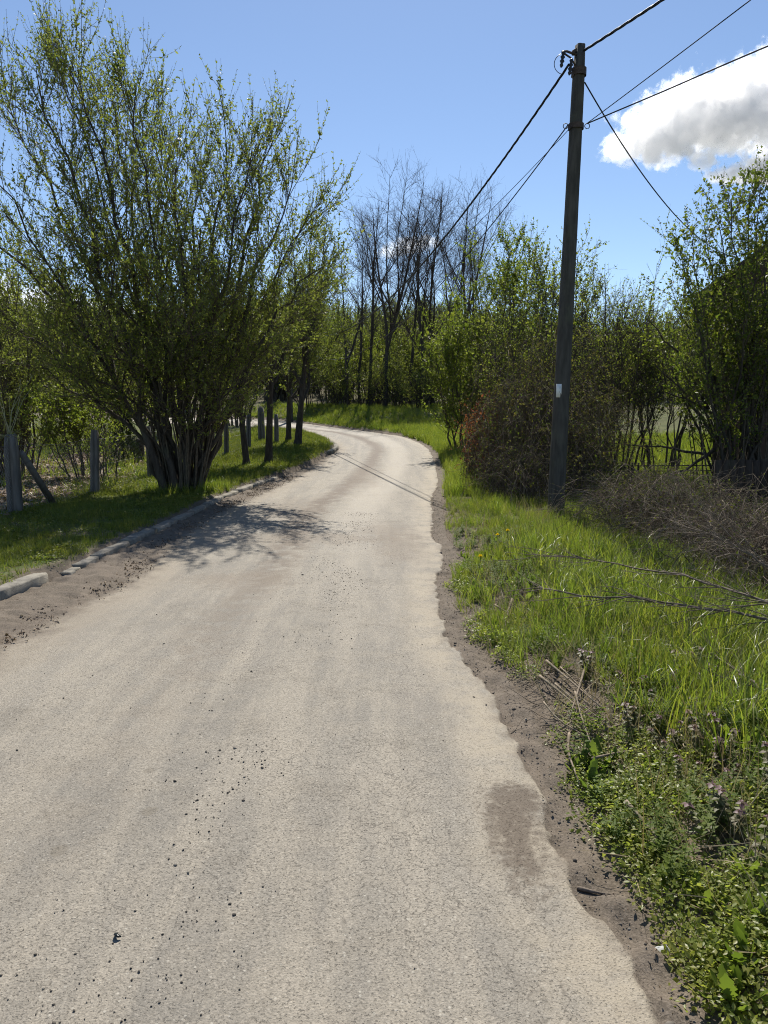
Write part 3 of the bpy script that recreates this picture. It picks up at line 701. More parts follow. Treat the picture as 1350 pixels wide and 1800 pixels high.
# soil strips: crumbs, bits of twig, grit
def strip(x0, x1, y0, y1, dens, cond, seed):
    p = sample(x0, x1, y0, y1, dens, cond, seed); p[:, 2] = np.maximum(zroad(p[:, 0], p[:, 1]), p[:, 2]) + .006; return p
dLk = lambda X, Y: X - xK(Y)
xLA = lambda Y: np.interp(Y, LPY, LPX)
p = strip(-3.6, -1.9, 4, 18, 1900, lambda X, Y: sstep(dLk(X, Y), 0, .05) * (1 - sstep(X - xLA(Y), -.3, .12)) * (.16 + .84 * sstep(fbm(X * 2.5, Y * 2.5, 3), .38, .56)), 51)
scatter('kerb_debris', p, CRUMB, 6, np.random.default_rng(19).uniform(.35, 1.3, len(p)), .5, 'dark leaf crumbs and soil lying along the left kerb', 'debris', 17)
p = strip(.4, 1.6, 1.2, 14, 700, lambda X, Y: sstep(dR_(X, Y), -.02, .1) * (1 - sstep(dR_(X, Y), .5, .7)), 52)
scatter('shoulder_debris', p, CRUMB, 6, np.random.default_rng(20).uniform(.15, .6, len(p)), .5, 'leaf crumbs on the bare soil along the right road edge', 'debris', 18)
p = np.vstack([strip(.5, 2.2, 1.2, 9, 48, lambda X, Y: sstep(dR_(X, Y), .06, .2) * (1 - sstep(dR_(X, Y), .7, 1.1)), 53), strip(-3.6, -2, 4.5, 14, 10, lambda X, Y: sstep(dLk(X, Y), 0, .05) * (1 - sstep(X - xLA(Y), -.2, .05)), 54)])
scatter('twig_bits', p, TWIGS, 8, np.random.default_rng(21).uniform(.35, 1.0, len(p)), .1, 'thin dry twig bits scattered on the soil edges', 'twigs', 19)
p = strip(.3, 1.7, 1.2, 16, 900, lambda X, Y: np.exp(-((dR_(X, Y) - .03) / .07) ** 2) * .8 + .10 * sstep(dR_(X, Y), 0, .05) * (1 - sstep(dR_(X, Y), .3, .5)), 57); p[:, 2] -= .014
scatter('edge_gravel', p, GRIT, 6, np.exp(np.random.default_rng(23).normal(size=len(p)) * .6) * .42, .5, 'crumbled asphalt and gravel along the broken right road edge', 'gravel', 24)
bandx = lambda Y: np.interp(Y, [1.5, 2.5, 3.5, 5, 7, 10, 16, 24], [-.72, -.68, -.66, -.6, -.5, -.45, -.3, .1])
p = sample(-2.6, .6, 1.4, 12, 900, lambda X, Y: np.exp(-((X - bandx(Y)) / .24) ** 2) * sstep(fbm(X * 3, Y * 1.5, 3), .34, .6) + .008, 55)
p[:, 2] = zroad(p[:, 0], p[:, 1]) + .002
g_ = np.random.default_rng(22)
scatter('road_grit', p, GRIT, 6, np.exp(g_.normal(size=len(p)) * .45) * .42, .5, 'loose dark grit strewn along the middle of the road', 'grit', 20)
# ------------------------------------------------------------------ woody plants
Zax = np.array([0, 0, 1.0])
def nrmz(v): return v / (np.linalg.norm(v) + 1e-9)
def walk(p, d, L, n, wig, up, g):
    """a wandering path that bends upwards by 'up' per metre"""
    pts = [np.array(p, float)]; d = nrmz(np.array(d, float)); st = L / n
    for k in range(n):
        d = nrmz(d + Zax * up * st + g.normal(size=3) * wig * math.sqrt(st)); pts.append(pts[-1] + d * st)
    return np.array(pts)
def bez(a, b, h=.6, v=.42, n=9, wob=.05, g=rng):
    """stem from a to tip b that leans out first and then rises"""
    a = np.array(a, float); b = np.array(b, float); c = a + (b - a) * np.array([h, h, v]); s = np.linspace(0, 1, n)[:, None]
    q = (1 - s) ** 2 * a + 2 * s * (1 - s) * c + s ** 2 * b
    L = np.linalg.norm(b - a); w = g.normal(size=(n, 3)) * wob * L * .12; w[0] = 0; w[-1] *= .4
    return q + w
def frame_at(path, f):
    k = f * (len(path) - 1); i = min(int(k), len(path) - 2); t = k - i
    return path[i] * (1 - t) + path[i + 1] * t, nrmz(path[i + 1] - path[i])

def sample_on(paths, idx, f):
    m_ = paths.shape[1]; k = f * (m_ - 1); i = np.minimum(k.astype(int), m_ - 2); t = (k - i)[:, None]
    a, b = paths[idx, i], paths[idx, i + 1]; d = b - a
    return a + d * t, d / (np.linalg.norm(d, axis=1)[:, None] + 1e-9)
def unit(v): return v / (np.linalg.norm(v, axis=1)[:, None] + 1e-9)
def walkN(p, d, L, n, wig, up, g):
    """N wandering paths at once"""
    d = unit(d); st = (L / n)[:, None]; out = [p]; cur = p
    for k in range(n):
        d = unit(d + Zax * up * st + g.normal(size=p.shape) * wig * np.sqrt(st)); cur = cur + d * st; out.append(cur)
    return np.stack(out, 1)
def resample(path, m_):
    path = np.asarray(path, float)
    if len(path) == m_: return path
    s = np.linspace(0, len(path) - 1, m_); x = np.arange(len(path))
    return np.stack([np.interp(s, x, path[:, j]) for j in range(3)], 1)
def count(x, g): return np.floor(x + g.random(len(x))).astype(int)

class Plant:
    tint = 0.0
    def __init__(s, base, seed): s.b = np.array(base, float); s.g = np.random.default_rng(seed); s.stems = []; s.br = Geo(); s.lf = Geo(); s.nl = 0; s.todo = []
    def stem(s, path, r0, r1, k=7):
        G = Geo(); n = len(path); f = np.linspace(0, 1, n)
        r = r1 + (r0 - r1) * (1 - f) ** .9; r[0] *= 1.25
        G.tube(path - s.b, r, k, s.g.random()); s.stems.append(G)
    def fill(s, path, r0, o): s.todo.append((resample(path, 12), r0, o))
    def leafN(s, paths, nper, size, wid, f0=.12, spread=.9):
        g = s.g; idx = np.repeat(np.arange(len(paths)), nper); n = len(idx)
        if not n: return
        f = g.uniform(f0, 1.0, n); pos, tan = sample_on(paths, idx, f)
        sv = g.uniform(.6, 1.4, len(paths))[idx]
        s.lf.leaves(pos - s.b, tan * .6 + rdir(n, g) * spread, rdir(n, g) * .8 + Zax * .7, size * sv * g.uniform(.6, 1.25, n) * (1.12 - .4 * f), wid, g.random(n) * .6 + s.tint, .25); s.nl += n
    def put_leaves(s, path, n, size, wid, f0=.15): s.leafN(np.asarray(path)[None], np.array([max(0, n)]), size, wid, f0)
    def grow(s):
        g = s.g; seen = []
        for o in [t[2] for t in s.todo]:
            if any(o is x for x in seen): continue
            seen.append(o)
            S = np.stack([t[0] for t in s.todo if t[2] is o]); r0 = np.array([t[1] for t in s.todo if t[2] is o])
            L = np.linalg.norm(np.diff(S, axis=1), axis=2).sum(1); nb = np.maximum(1, count(L * o['dens'], g)); idx = np.repeat(np.arange(len(S)), nb); N = len(idx)
            f = o['f0'] + (1 - o['f0']) * g.random(N) ** o.get('fp', .85); p, t = sample_on(S, idx, f)
            sd_ = rdir(N, g); sd_[:, 2] = np.abs(sd_[:, 2]) * .3 - o.get('drop', 0) * (1 - f); sd_ = unit(sd_)
            a = (o['ang'] * g.uniform(.6, 1.3, N))[:, None]; d = t * np.cos(a) + sd_ * np.sin(a)
            l = o['len'] * (1.15 - o.get('tap', .75) * f) * g.uniform(.45, 1.25, N)
            q = walkN(p, d, l, 5, o['wig'], o['up'], g); rb = np.maximum(o['rmin'] * 1.5, r0[idx] * (1 - f) * .36)
            fr = np.linspace(0, 1, 6); s.br.tubes(q - s.b, rb[:, None] + (o['rmin'] * .8 - rb)[:, None] * fr[None], 4, g.random(N))
            if o.get('bl', 0): s.leafN(q, count(l * o['bl'], g), o['size'], o['wid'], .3)
            i2 = np.repeat(np.arange(N), np.maximum(1, count(l * o['tdens'], g))); M_ = len(i2)
            p2, t2 = sample_on(q, i2, g.uniform(.12, 1, M_)); a2 = (o.get('tang', .75) * g.uniform(.5, 1.3, M_))[:, None]
            l2 = o['tlen'] * g.uniform(.4, 1.3, M_); mm = walkN(p2, t2 * np.cos(a2) + unit(rdir(M_, g) + Zax * .2) * np.sin(a2), l2, 3, o['wig'], o['tup'], g)
            s.br.tubes(mm - s.b, o['rmin'] * np.linspace(.85, .35, 4)[None] * np.ones((M_, 1)), 3, g.random(M_))
            if o['leaf']: s.leafN(mm, count(l2 * o['leaf'] * g.uniform(.6, 1.3, M_), g), o['size'], o['wid'])
            if o.get('sub', 0):
                i3 = np.repeat(np.arange(M_), o['sub']); K = len(i3); p3, t3 = sample_on(mm, i3, g.uniform(.2, .9, K))
                m3 = walkN(p3, t3 + rdir(K, g) * .9 + Zax * .15, l2[i3] * g.uniform(.3, .7, K), 2, o['wig'], o['tup'], g)
                s.br.tubes(m3 - s.b, o['rmin'] * np.linspace(.55, .25, 3)[None] * np.ones((K, 1)), 3, g.random(K))
                if o['leaf']: s.leafN(m3, count(l2[i3] * .5 * o['leaf'], g), o['size'], o['wid'])
        s.todo = []
    def build(s, name, label, cat, mb, mt, ml, group=None, stem_name='trunk', leaf_name='foliage', branch_name='branches'):
        s.grow()
        t = thing(name, tuple(s.b), label, cat, group)
        for G in s.stems:
            o = G.build(stem_name, mb, t, True)
            if stem_name == 'stems': tag(o, kind='stuff')
        if s.br.n: tag(s.br.build(branch_name, mt, t, True), kind='stuff')
        if s.lf.n: tag(s.lf.build(leaf_name, ml, t), kind='stuff')
        return t

# ---- the big many-stemmed willow on the left verge
BT = at(325, 862)
pl = Plant(BT, 101)
o_main = dict(dens=5.6, f0=.2, fp=.8, ang=.66, len=1.7, tap=.55, wig=.16, up=.32, rmin=.0045, tdens=9, tlen=.6, tup=1.2, tang=.8, leaf=21, size=.062, wid=.48, drop=.3, bl=8)
tips = [(-100, 500, -.6), (-70, 380, 1), (-25, 300, -1.2), (15, 185, .5), (60, 125, -.5), (100, 105, .8), (140, 125, 0), (188, 145, 1.3), (232, 170, -.8), (268, 230, .6),
        (312, 300, -1.5), (345, 290, 1), (398, 255, .3), (440, 265, -.7), (478, 255, .8), (512, 325, -.3), (542, 395, .6), (568, 470, -.4), (545, 520, 1.0)]
for k, (u, v, dy) in enumerate(tips):
    tip = P(u, v, BT[1] + dy); dd = tip - BT; dd[2] = 0
    st = BT + nrmz(dd) * rng.uniform(.05, .27) + np.array([rng.normal() * .05, rng.normal() * .1, 0]); st[2] = T(st[0], st[1]) - .05
    q = bez(st, tip, .39, .52 if v < 350 else .68, 12, .09, pl.g); r0 = rng.uniform(.04, .072)
    pl.stem(q, r0, .008, 8); pl.fill(q, r0, o_main)
o_low = dict(o_main, dens=6.5, f0=.3, len=1.1, up=.1, tup=.35, leaf=20, size=.068, drop=.6, tlen=.45, tdens=9)
for (u, v, dy) in [(40, 590, -1.2), (130, 660, -1.6), (205, 600, -2), (480, 610, -1.2), (430, 670, -1.5), (530, 560, .5), (330, 560, -2.3), (-40, 620, .3), (260, 480, -2.4),
                   (400, 480, -2.2), (100, 520, 1.8), (460, 540, 1.5), (300, 640, -1.4), (160, 430, -1.9), (350, 400, -2.0), (220, 690, 1.2), (60, 450, .2)]:
    tip = P(u, v, BT[1] + dy); q = bez(BT + np.array([rng.normal() * .15, rng.normal() * .12, 0]), tip, .3, .75, 10, .14, pl.g); q[0][2] -= .05
    pl.stem(q, .034, .006, 6); pl.fill(q, .034, o_low)
# straight suckers at the foot
for k in range(34):
    a = rng.uniform(0, 6.28); st = BT + np.array([math.cos(a) * .32, math.sin(a) * .3, -.05])
    q = walk(st, (math.cos(a) * .22, math.sin(a) * .22, 1), rng.uniform(1.4, 2.8), 6, .08, .1, pl.g)
    pl.br.tube(q - pl.b, np.linspace(.02, .006, 7), 5, rng.random())
g_w = np.random.default_rng(31); n_w = 420; a_w = g_w.random(n_w) * 6.283; r_w = .25 + .55 * g_w.random(n_w); xw, yw = BT[0] + np.cos(a_w) * r_w, BT[1] + np.sin(a_w) * r_w
scatter('willow_foot_grass', np.stack([xw, yw, T(xw, yw)], 1), TALL, 8, g_w.uniform(.4, .9, n_w), .25, 'longer grass round the foot of the big willow', 'grass', 26)
pl.build('willow_tree', 'big many-stemmed willow with fresh small leaves beside the left kerb', 'tree', M_bark2, M_twig, M_leafA, stem_name='stem')
NLEAF = [('willow', pl.nl)]

# ---- four small trees standing in the verge at the inside of the bend
o_small = dict(dens=6, f0=.12, fp=.9, ang=.8, len=1.5, wig=.25, up=.3, rmin=.0045, tdens=7, tlen=.5, tup=.5, leaf=26, size=.075, wid=.5, drop=.2, bl=10)
small = [(434, 818, (423, 720), (405, 560), 'thin leaning dark-trunked tree nearest the big willow', .075),
         (472, 814, (475, 690), (480, 520), 'straight slim tree with a dark foot in the verge, second from the willow', .085),
         (507, 775, (508, 693), (520, 460), 'straight grey tree between the slim one and the forked one near the bend', .085),
         (523, 783, (530, 700), (548, 400), 'tree with bent trunk and dark flared foot closest to the bend', .11)]
for k, (u, v, mid_, top, lab, r) in enumerate(small):
    b = at(u, v); pl = Plant(b, 140 + k); m1 = P(*mid_, b[1]); m2 = P(*top, b[1] + .5)
    b0 = b.copy(); b0[2] -= .05
    tr = np.array([b0, b0 + (m1 - b0) * .15, b0 + (m1 - b0) * .5, m1, m1 * .7 + m2 * .3 + [.06, 0, 0], m2]); rr = np.array([r * 1.75, r * 1.15, r, r * .8, r * .6, .01])
    G = Geo(); G.tube(tr - b, rr, 9, .3); pl.stems.append(G)
    for q in range(8):
        p0, t0 = frame_at(tr, rng.uniform(.5, .85)); a = rng.uniform(0, 6.28)
        l = (m2[2] - p0[2]) * rng.uniform(.6, 1.0)
        pt = walk(p0, (math.cos(a) * .8, math.sin(a) * .8, .75), l, 7, .15, .3, pl.g); G.tube(pt - b, np.linspace(r * .5, .008, 8), 6, .3)
        pl.fill(pt, r * .5, o_small)
    pl.fill(tr[3:], r * .8, o_small)
    pl.build('verge_tree', lab, 'tree', M_bark2, M_twig, M_leafA, 'small trees in the left verge'); NLEAF.append(('small', pl.nl))

# ---- bare trees behind the bend
o_bare = dict(dens=3.0, f0=.05, fp=.8, ang=.95, len=2.3, tap=.55, wig=.2, up=.12, rmin=.0065, tdens=4.2, tlen=.85, tup=.15, leaf=0, size=.05, wid=.5, sub=2)
o_bare2 = dict(o_bare, len=1.7)
bare_me = []
def bare_tree(h, seed, fork):
    pl = Plant((0, 0, 0), seed); g = pl.g
    tr = walk((0, 0, -.1), (g.normal() * .04, g.normal() * .04, 1), h, 10, .045, .03, g)
    r = .0085 * h + .02
    pl.stem(tr, r, .012, 7)
    for q in range(fork):
        f = g.uniform(.25, .7); p0, t0 = frame_at(tr, f); a = g.uniform(0, 6.28)
        q_ = walk(p0, (math.cos(a) * .62, math.sin(a) * .62, .8), h * (1 - f) * g.uniform(.75, 1.0), 8, .08, .14, g)
        G = pl.stems[0]; G.tube(q_, np.linspace(r * (1 - f) * .7, .009, 9), 5, .4); pl.fill(q_, r * .3, o_bare2)
    pl.fill(tr[3:], r * .6, o_bare); pl.grow()
    return pl.stems[0].mesh('trunk', True), pl.br.mesh('branches', True)
for k, (h, f) in enumerate([(12, 5), (13, 6), (11, 4), (12.5, 6), (9.5, 4)]): bare_me.append(bare_tree(h, 300 + k, f))
for a, b in bare_me: a.materials.append(M_bark2); b.materials.append(M_twigd)
bare = [(612, 44, 1.0, 4), (633, 46, .96, 2), (651, 45, 1.03, 0), (664, 47, 1.1, 1), (677, 44, 1.0, 3), (722, 46, 1.05, 2), (741, 49, 1.0, 4), (750, 45, 1.0, 0), (762, 46.5, 1.05, 3), (790, 48, 1.02, 1), (797, 44.5, .92, 2), (826, 47, 1.0, 3), (838, 43, .9, 0)]
ordn = ['leftmost', 'second', 'third', 'fourth', 'fifth', 'sixth', 'seventh', 'eighth', 'ninth', 'tenth', 'eleventh', 'twelfth', 'rightmost']
for k, (u, Y_, s_, v_) in enumerate(bare):
    x = ray(u, 640)[0] * Y_
    lab = '%s bare tall tree%s of the leafless row behind the bend' % (ordn[k], '' if k in (0, 12) else ' from the left')
    t = thing('bare_tree', (x, Y_, float(T(x, Y_))), lab, 'tree', 'leafless trees behind the bend', rng.uniform(0, 6.28)); s_ *= .92; t.scale = (s_, s_, s_ * (Y_ / 45))
    link('trunk', bare_me[v_][0], None, t); link('branches', bare_me[v_][1], None, t)

# ---- shrubs
def shrub(name, label, base, h, w, nst, seed, o, mb, mt, ml, cat='shrub', r0=.03, lean=(0, 0), tint=0.0, group=None, leafname='foliage', up=.5):
    pl = Plant(base, seed); g = pl.g; pl.tint = tint
    for k in range(nst):
        a = g.uniform(0, 6.28); rr = math.sqrt(g.random())
        st = pl.b + np.array([math.cos(a) * rr * w * .18, math.sin(a) * rr * w * .18, -.05])
        tip = pl.b + np.array([math.cos(a) * rr * w * .5 + lean[0], math.sin(a) * rr * w * .5 + lean[1], h * (1 - .35 * rr ** 2) * g.uniform(.75, 1.03)])
        q = bez(st, tip, .5, up, 9, .12, g); r = r0 * g.uniform(.6, 1.2)
        pl.stem(q, r, .006, 6); pl.fill(q, r, o)
    NLEAF.append((name, pl.nl))
    if len(pl.stems) > 1:                      # thin shrub stems read as one clump
        G = Geo()
        for S in pl.stems: G.V += S.V; G.A += S.A; G.Q += [q + G.n for q in S.Q]; G.n += S.n
        pl.stems = [G]
    return pl.build(name, label, cat, mb, mt, ml, group, stem_name='stems', leaf_name=leafname)
o_sh = dict(dens=6.5, f0=.12, fp=.9, ang=.75, len=1.2, tap=.6, wig=.2, up=.3, rmin=.004, tdens=7.5, tlen=.5, tup=.6, leaf=17, size=.078, wid=.58, drop=.1, bl=7)
gz = lambda x, y: (x, y, float(T(x, y)))
def px(u, Y_): return gz(ray(u, 760)[0] * Y_, Y_)
# green sallow shrubs behind the brambles, right of the road
shrub('sallow_shrub', 'tall pale green shrub behind the pole, nearest the bare trees', px(880, 25), 7.4, 3.6, 12, 401, dict(o_sh, len=1.5, leaf=20, size=.085), M_bark, M_twig, M_leafB, r0=.045)
shrub('sallow_shrub', 'tall pale green shrub rising directly behind the utility pole', px(975, 22.5), 6.3, 3.0, 11, 402, dict(o_sh, len=1.3, leaf=18, size=.08), M_bark, M_twig, M_leafB, r0=.04)
shrub('roadside_shrub', 'bright green low-branched shrub beside the right verge before the bend', px(822, 24), 4.4, 3.0, 10, 403, dict(o_sh, leaf=20, size=.085), M_bark, M_twig, M_leafB, r0=.03)
shrub('twiggy_shrub', 'brown twiggy half-bare shrub right of the pole', px(1070, 18.5), 5.0, 3.6, 16, 404, dict(o_sh, dens=6, f0=.25, leaf=4, size=.06, bl=2, sub=1), M_bark, M_twigd, M_leafB, r0=.03)
shrub('twiggy_shrub', 'greenish twiggy shrub between the half-bare shrub and the hazel', px(1165, 19), 4.7, 3.2, 12, 405, dict(o_sh, leaf=12, size=.065, f0=.4), M_bark, M_twigd, M_leafB, r0=.028)
shrub('twiggy_shrub', 'dull twiggy shrub close behind the bramble thicket by the pole', px(930, 17.5), 4.2, 3.0, 14, 406, dict(o_sh, dens=6, leaf=7, size=.06, sub=1), M_bark, M_twigd, M_leafB, r0=.028)
# hazel with many upright stems at the right border
HZB = at(1300, 880)
pl = Plant(HZB, 420); g = pl.g
o_hz = dict(dens=7, f0=.28, fp=.8, ang=.7, len=1.0, tap=.5, wig=.22, up=.25, rmin=.0035, tdens=8, tlen=.4, tup=.4, leaf=13, size=.066, wid=.75, drop=.15, bl=12)
for (u, v, dy) in [(1195, 440, .3), (1215, 420, -.8), (1235, 385, .8), (1262, 370, 0), (1290, 350, -.7), (1318, 335, .4), (1338, 320, 0), (1365, 350, -.5), (1400, 330, .6), (1430, 360, -.4), (1470, 380, .5),
                   (1185, 520, 1.2), (1160, 600, .8), (1220, 540, -1.3), (1275, 480, 1.3), (1330, 460, -1.2), (1390, 480, 1.2), (1250, 560, .2), (1310, 540, .9), (1350, 580, -.6), (1205, 660, -.6), (1500, 450, 0)]:
    tip = P(u, v, HZB[1] + dy); q = bez(HZB + np.array([g.normal() * .35, g.normal() * .25, -.1]), tip, .45, .5, 10, .06, g); pl.stem(q, .034, .006, 6); pl.fill(q, .034, o_hz)
for k in range(34):
    st = HZB + np.array([g.normal() * .5, g.normal() * .35, -.1]); q = walk(st, (g.normal() * .12, g.normal() * .12, 1), g.uniform(1.8, 3.4), 7, .05, .05, g); pl.br.tube(q - pl.b, np.linspace(.017, .005, 8), 5, g.random())
    pl.put_leaves(q, 14, .05, .7, .5)
o_hz2 = dict(o_hz, dens=3, leaf=5, len=.6)
# thick dead limbs that lean out to the left of the hazel
for (a, b_) in [((1255, 770), (1150, 640)), ((1245, 720), (1135, 560)), ((1265, 690), (1185, 540)), ((1250, 800), (1080, 780)), ((1255, 790), (1110, 865)), ((1270, 740), (1170, 690))]:
    q = bez(P(*a, HZB[1] + .1), P(*b_, HZB[1] + rng.uniform(-.6, .6)), .4, .6, 8, .1, g); pl.stem(q, .035, .008, 6); pl.fill(q, .03, o_hz2)
pl.build('hazel', 'large hazel clump with many upright stems at the right border', 'shrub', M_bark2, M_twig, M_leafC, stem_name='stem'); NLEAF.append(('hazel', pl.nl))

# ---- bramble thickets: arching canes and dry stalks with a few leaves
def bramble(name, label, cx, cy, rx, ry, h, n, seed, ml, nleaf=5, cat='brambles', rcane=.006, mc=None, dead=.3, size=.05, tw=3):
    base = np.array(gz(cx, cy)); pl = Plant(base, seed); g = pl.g; dry = Geo()
    for k in range(n):
        a = g.uniform(0, 6.28); rr = math.sqrt(g.random()); x = cx + math.cos(a) * rr * rx; y = cy + math.sin(a) * rr * ry; z = float(T(x, y)) - .03
        top = h * math.sqrt(max(.05, 1 - rr ** 2 * .85)) * g.uniform(.5, 1.1); b = g.uniform(0, 6.28); l = g.uniform(.5, 1.5) * min(rx, 1.2)
        f = np.linspace(0, 1, 9); arc = np.sin(np.pi * np.minimum(f * g.uniform(.7, 1.05), 1)) ** .7
        q = np.stack([x + math.cos(b) * l * f, y + math.sin(b) * l * f, z + top * arc], 1) + np.cumsum(g.normal(size=(9, 3)) * .025, 0)
        if (q[:, 0] < xR(q[:, 1]) + .5).any(): continue
        r = rcane * g.uniform(.5, 1.2)
        (dry if g.random() < dead else pl.br).tube(q - base, np.linspace(r, r * .4, 9), 4, g.random())
        pl.put_leaves(q, int(nleaf * g.uniform(.3, 1.6)), size, .6, .2)
        for _ in range(tw):
            p2, t2 = frame_at(q, g.uniform(.2, 1)); m_ = walk(p2, t2 + rdir(1, g)[0] * 1.1, g.uniform(.15, .5), 3, .5, -.1, g)
            (dry if g.random() < dead else pl.br).tube(m_ - base, np.linspace(r * .5, r * .25, 4), 3, g.random()); pl.put_leaves(m_, int(nleaf * .5 * g.random()), size * .8, .6, .2)
    t = pl.build(name, label, cat, mc or M_cane, mc or M_cane, ml, branch_name='canes'); NLEAF.append((name, pl.nl))
    if dry.n: tag(dry.build('dry_stalks', M_cane2, t), kind='stuff')
    return t
B1 = at(905, 872)
bramble('bramble_thicket', 'dense dark bramble thicket left of the utility pole', 2.75, 14.3, 1.0, 1.4, 2.1, 780, 501, M_leafBr, 11, dead=.12, rcane=.005, tw=4)
bramble('bramble_thicket', 'tall tangled thicket of thorny twigs behind the pole', 3.3, 15.8, 1.15, 1.5, 3.1, 700, 502, M_leafBr, 13, dead=.08, rcane=.005, tw=4)
bramble('red_leaved_bramble', 'bramble with reddish young leaves at the road side of the thicket', 2.05, 15.9, .42, 1.3, 1.8, 200, 503, M_leafRed, 20, dead=.05, size=.06)
bramble('bramble_thicket', 'low dark brambles at the roadside foot of the thicket', 2.4, 12.9, .5, .7, .95, 240, 507, M_leafBr, 6, dead=.3, rcane=.0045, size=.04)
bramble('bramble_heap', 'low brown heap of dry brambles right of the pole foot', 3.55, 9.3, .75, 1.4, .9, 720, 504, M_leafBr, 7, dead=.45, rcane=.0045, size=.03, tw=4)
bramble('bramble_heap', 'low dry bramble heap spreading to the right border', 3.55, 6.9, .75, 1.2, .75, 660, 505, M_leafBr, 3, dead=.45, rcane=.0045, size=.03, tw=4)
bramble('bramble_thicket', 'low twiggy brambles in front of the iron fence', 4.5, 13.0, .7, .8, .6, 150, 506, M_leafBr, 8, dead=.15, rcane=.005)

# ---- left garden plants behind the fence
shrub('garden_shrub', 'bright yellow-green sapling shrub behind the second fence post', px(150, 16.5), 2.4, 2.2, 9, 440, dict(o_sh, dens=6, len=.8, leaf=26, size=.075), M_bark, M_twig, M_leafB, r0=.016)
shrub('garden_shrub', 'thin young shrub with bare stems beside the second fence post', px(192, 15.2), 1.7, 1.0, 6, 441, dict(o_sh, dens=4, len=.45, leaf=22, size=.06), M_bark, M_twig, M_leafB, r0=.012)
shrub('garden_shrub', 'grey half-bare bush behind the leaf-strewn ground', px(150, 18.5), 1.15, 2.0, 14, 442, dict(o_sh, dens=6, len=.5, leaf=4, size=.04), M_bark, M_twigd, M_leafB, r0=.01)
shrub('pollard_shrub', 'dense upright-stemmed bush behind the near fence post', px(18, 16.5), 4.3, 2.6, 20, 443, dict(o_sh, len=.9, leaf=14, size=.055, ang=.4), M_bark, M_twig, M_leafA, r0=.03)
for k, (u, Y_, h_, w_) in enumerate([(-60, 24, 6, 4), (60, 27, 6.5, 4.5), (170, 25, 5, 4), (255, 28, 5.5, 4), (360, 31, 5, 4), (-10, 34, 7.5, 5), (420, 36, 4.5, 3.5)]):
    shrub('garden_tree', ['leafy garden tree at the left border behind the fence', 'broad leafy garden tree behind the bright sapling', 'loose green tree behind the second fence post', 'loose green tree seen through the willow stems',
          'pale green tree behind the far fence posts', 'tallest far garden tree at the left border', 'small green tree behind the thin verge trees'][k], px(u, Y_), h_, w_, 9, 450 + k,
          dict(o_sh, dens=3.6, len=1.5, tdens=4.5, leaf=13, size=.11, rmin=.006, f0=.1), M_bark2, M_twig, M_leafB if k in (1, 3, 4) else M_leafA, 'tree', r0=.05, group='garden trees behind the left fence')
# small dark columnar conifer
cb = at(217, 815); pl = Plant(cb, 470); g = pl.g
pl.stem(np.array([cb - [0, 0, .05], cb + [0, 0, .8], cb + [0.02, 0, 1.75]]), .04, .006, 6)
n = 5200; zz_ = g.random(n) ** .9 * 1.72 + .06; a = g.random(n) * 6.283; rr = (.36 * (1 - (zz_ / 1.85) ** 1.6) + .03) * np.sqrt(g.uniform(.35, 1, n)) * (1 + .25 * np.sin(a * 5 + zz_ * 9))
pos = np.stack([np.cos(a) * rr, np.sin(a) * rr, zz_], 1); pl.lf.leaves(pos, np.stack([np.cos(a) * .5, np.sin(a) * .5, np.ones(n)], 1) + rdir(n, g) * .4, rdir(n, g), .07, .35, g.random(n), .2)
pl.build('conifer', 'small dark columnar conifer behind the second fence post', 'conifer', M_bark2, M_twig, M_conif)

# ---- understorey at the outside of the bend
o_un = dict(o_sh, dens=3.2, len=1.5, tdens=4.2, leaf=9, size=.13, rmin=.007, tlen=.7)
un = [(545, 45, 4.0, 3.6, 'A'), (583, 46.5, 4.6, 3.6, 'B'), (622, 48, 4.2, 3.8, 'A'), (655, 50, 4.5, 3.6, 'B'), (694, 47, 4.0, 3.4, 'A'), (728, 50, 4.8, 3.8, 'B'), (765, 47, 3.6, 3.4, 'A'), (790, 43, 3.6, 3.0, 'B'), (815, 40, 3.6, 3.0, 'B'), (850, 36, 4.2, 3.2, 'B'), (600, 44.4, 2.3, 3.4, 'A'), (640, 44.0, 2.5, 3.4, 'A'), (690, 43.4, 2.2, 3.2, 'A'), (735, 42.6, 2.2, 3.2, 'A')]
lab_un = ['left end of the row', 'second along the row', 'third along the row', 'middle left of the row', 'middle of the row', 'middle right of the row', 'right part of the row', 'behind the right grass verge', 'above the right grass verge', 'nearest the pale shrubs',
          'low and dark at the left grass bank', 'low and dark under the leftmost trunks', 'low and dark in the middle of the bank', 'low and dark at the right of the bank']
for k, (u, Y_, h_, w_, c_) in enumerate(un):
    shrub('understorey_shrub', 'green thicket shrub under the bare trees, ' + lab_un[k], px(u, Y_), h_, w_, 10, 600 + k, o_un if k < 10 else dict(o_un, len=.9, dens=6, leaf=11, size=.1, f0=.05), M_bark2, M_twigd, M_leafA if c_ == 'A' else M_leafB, group='understorey behind the bend')

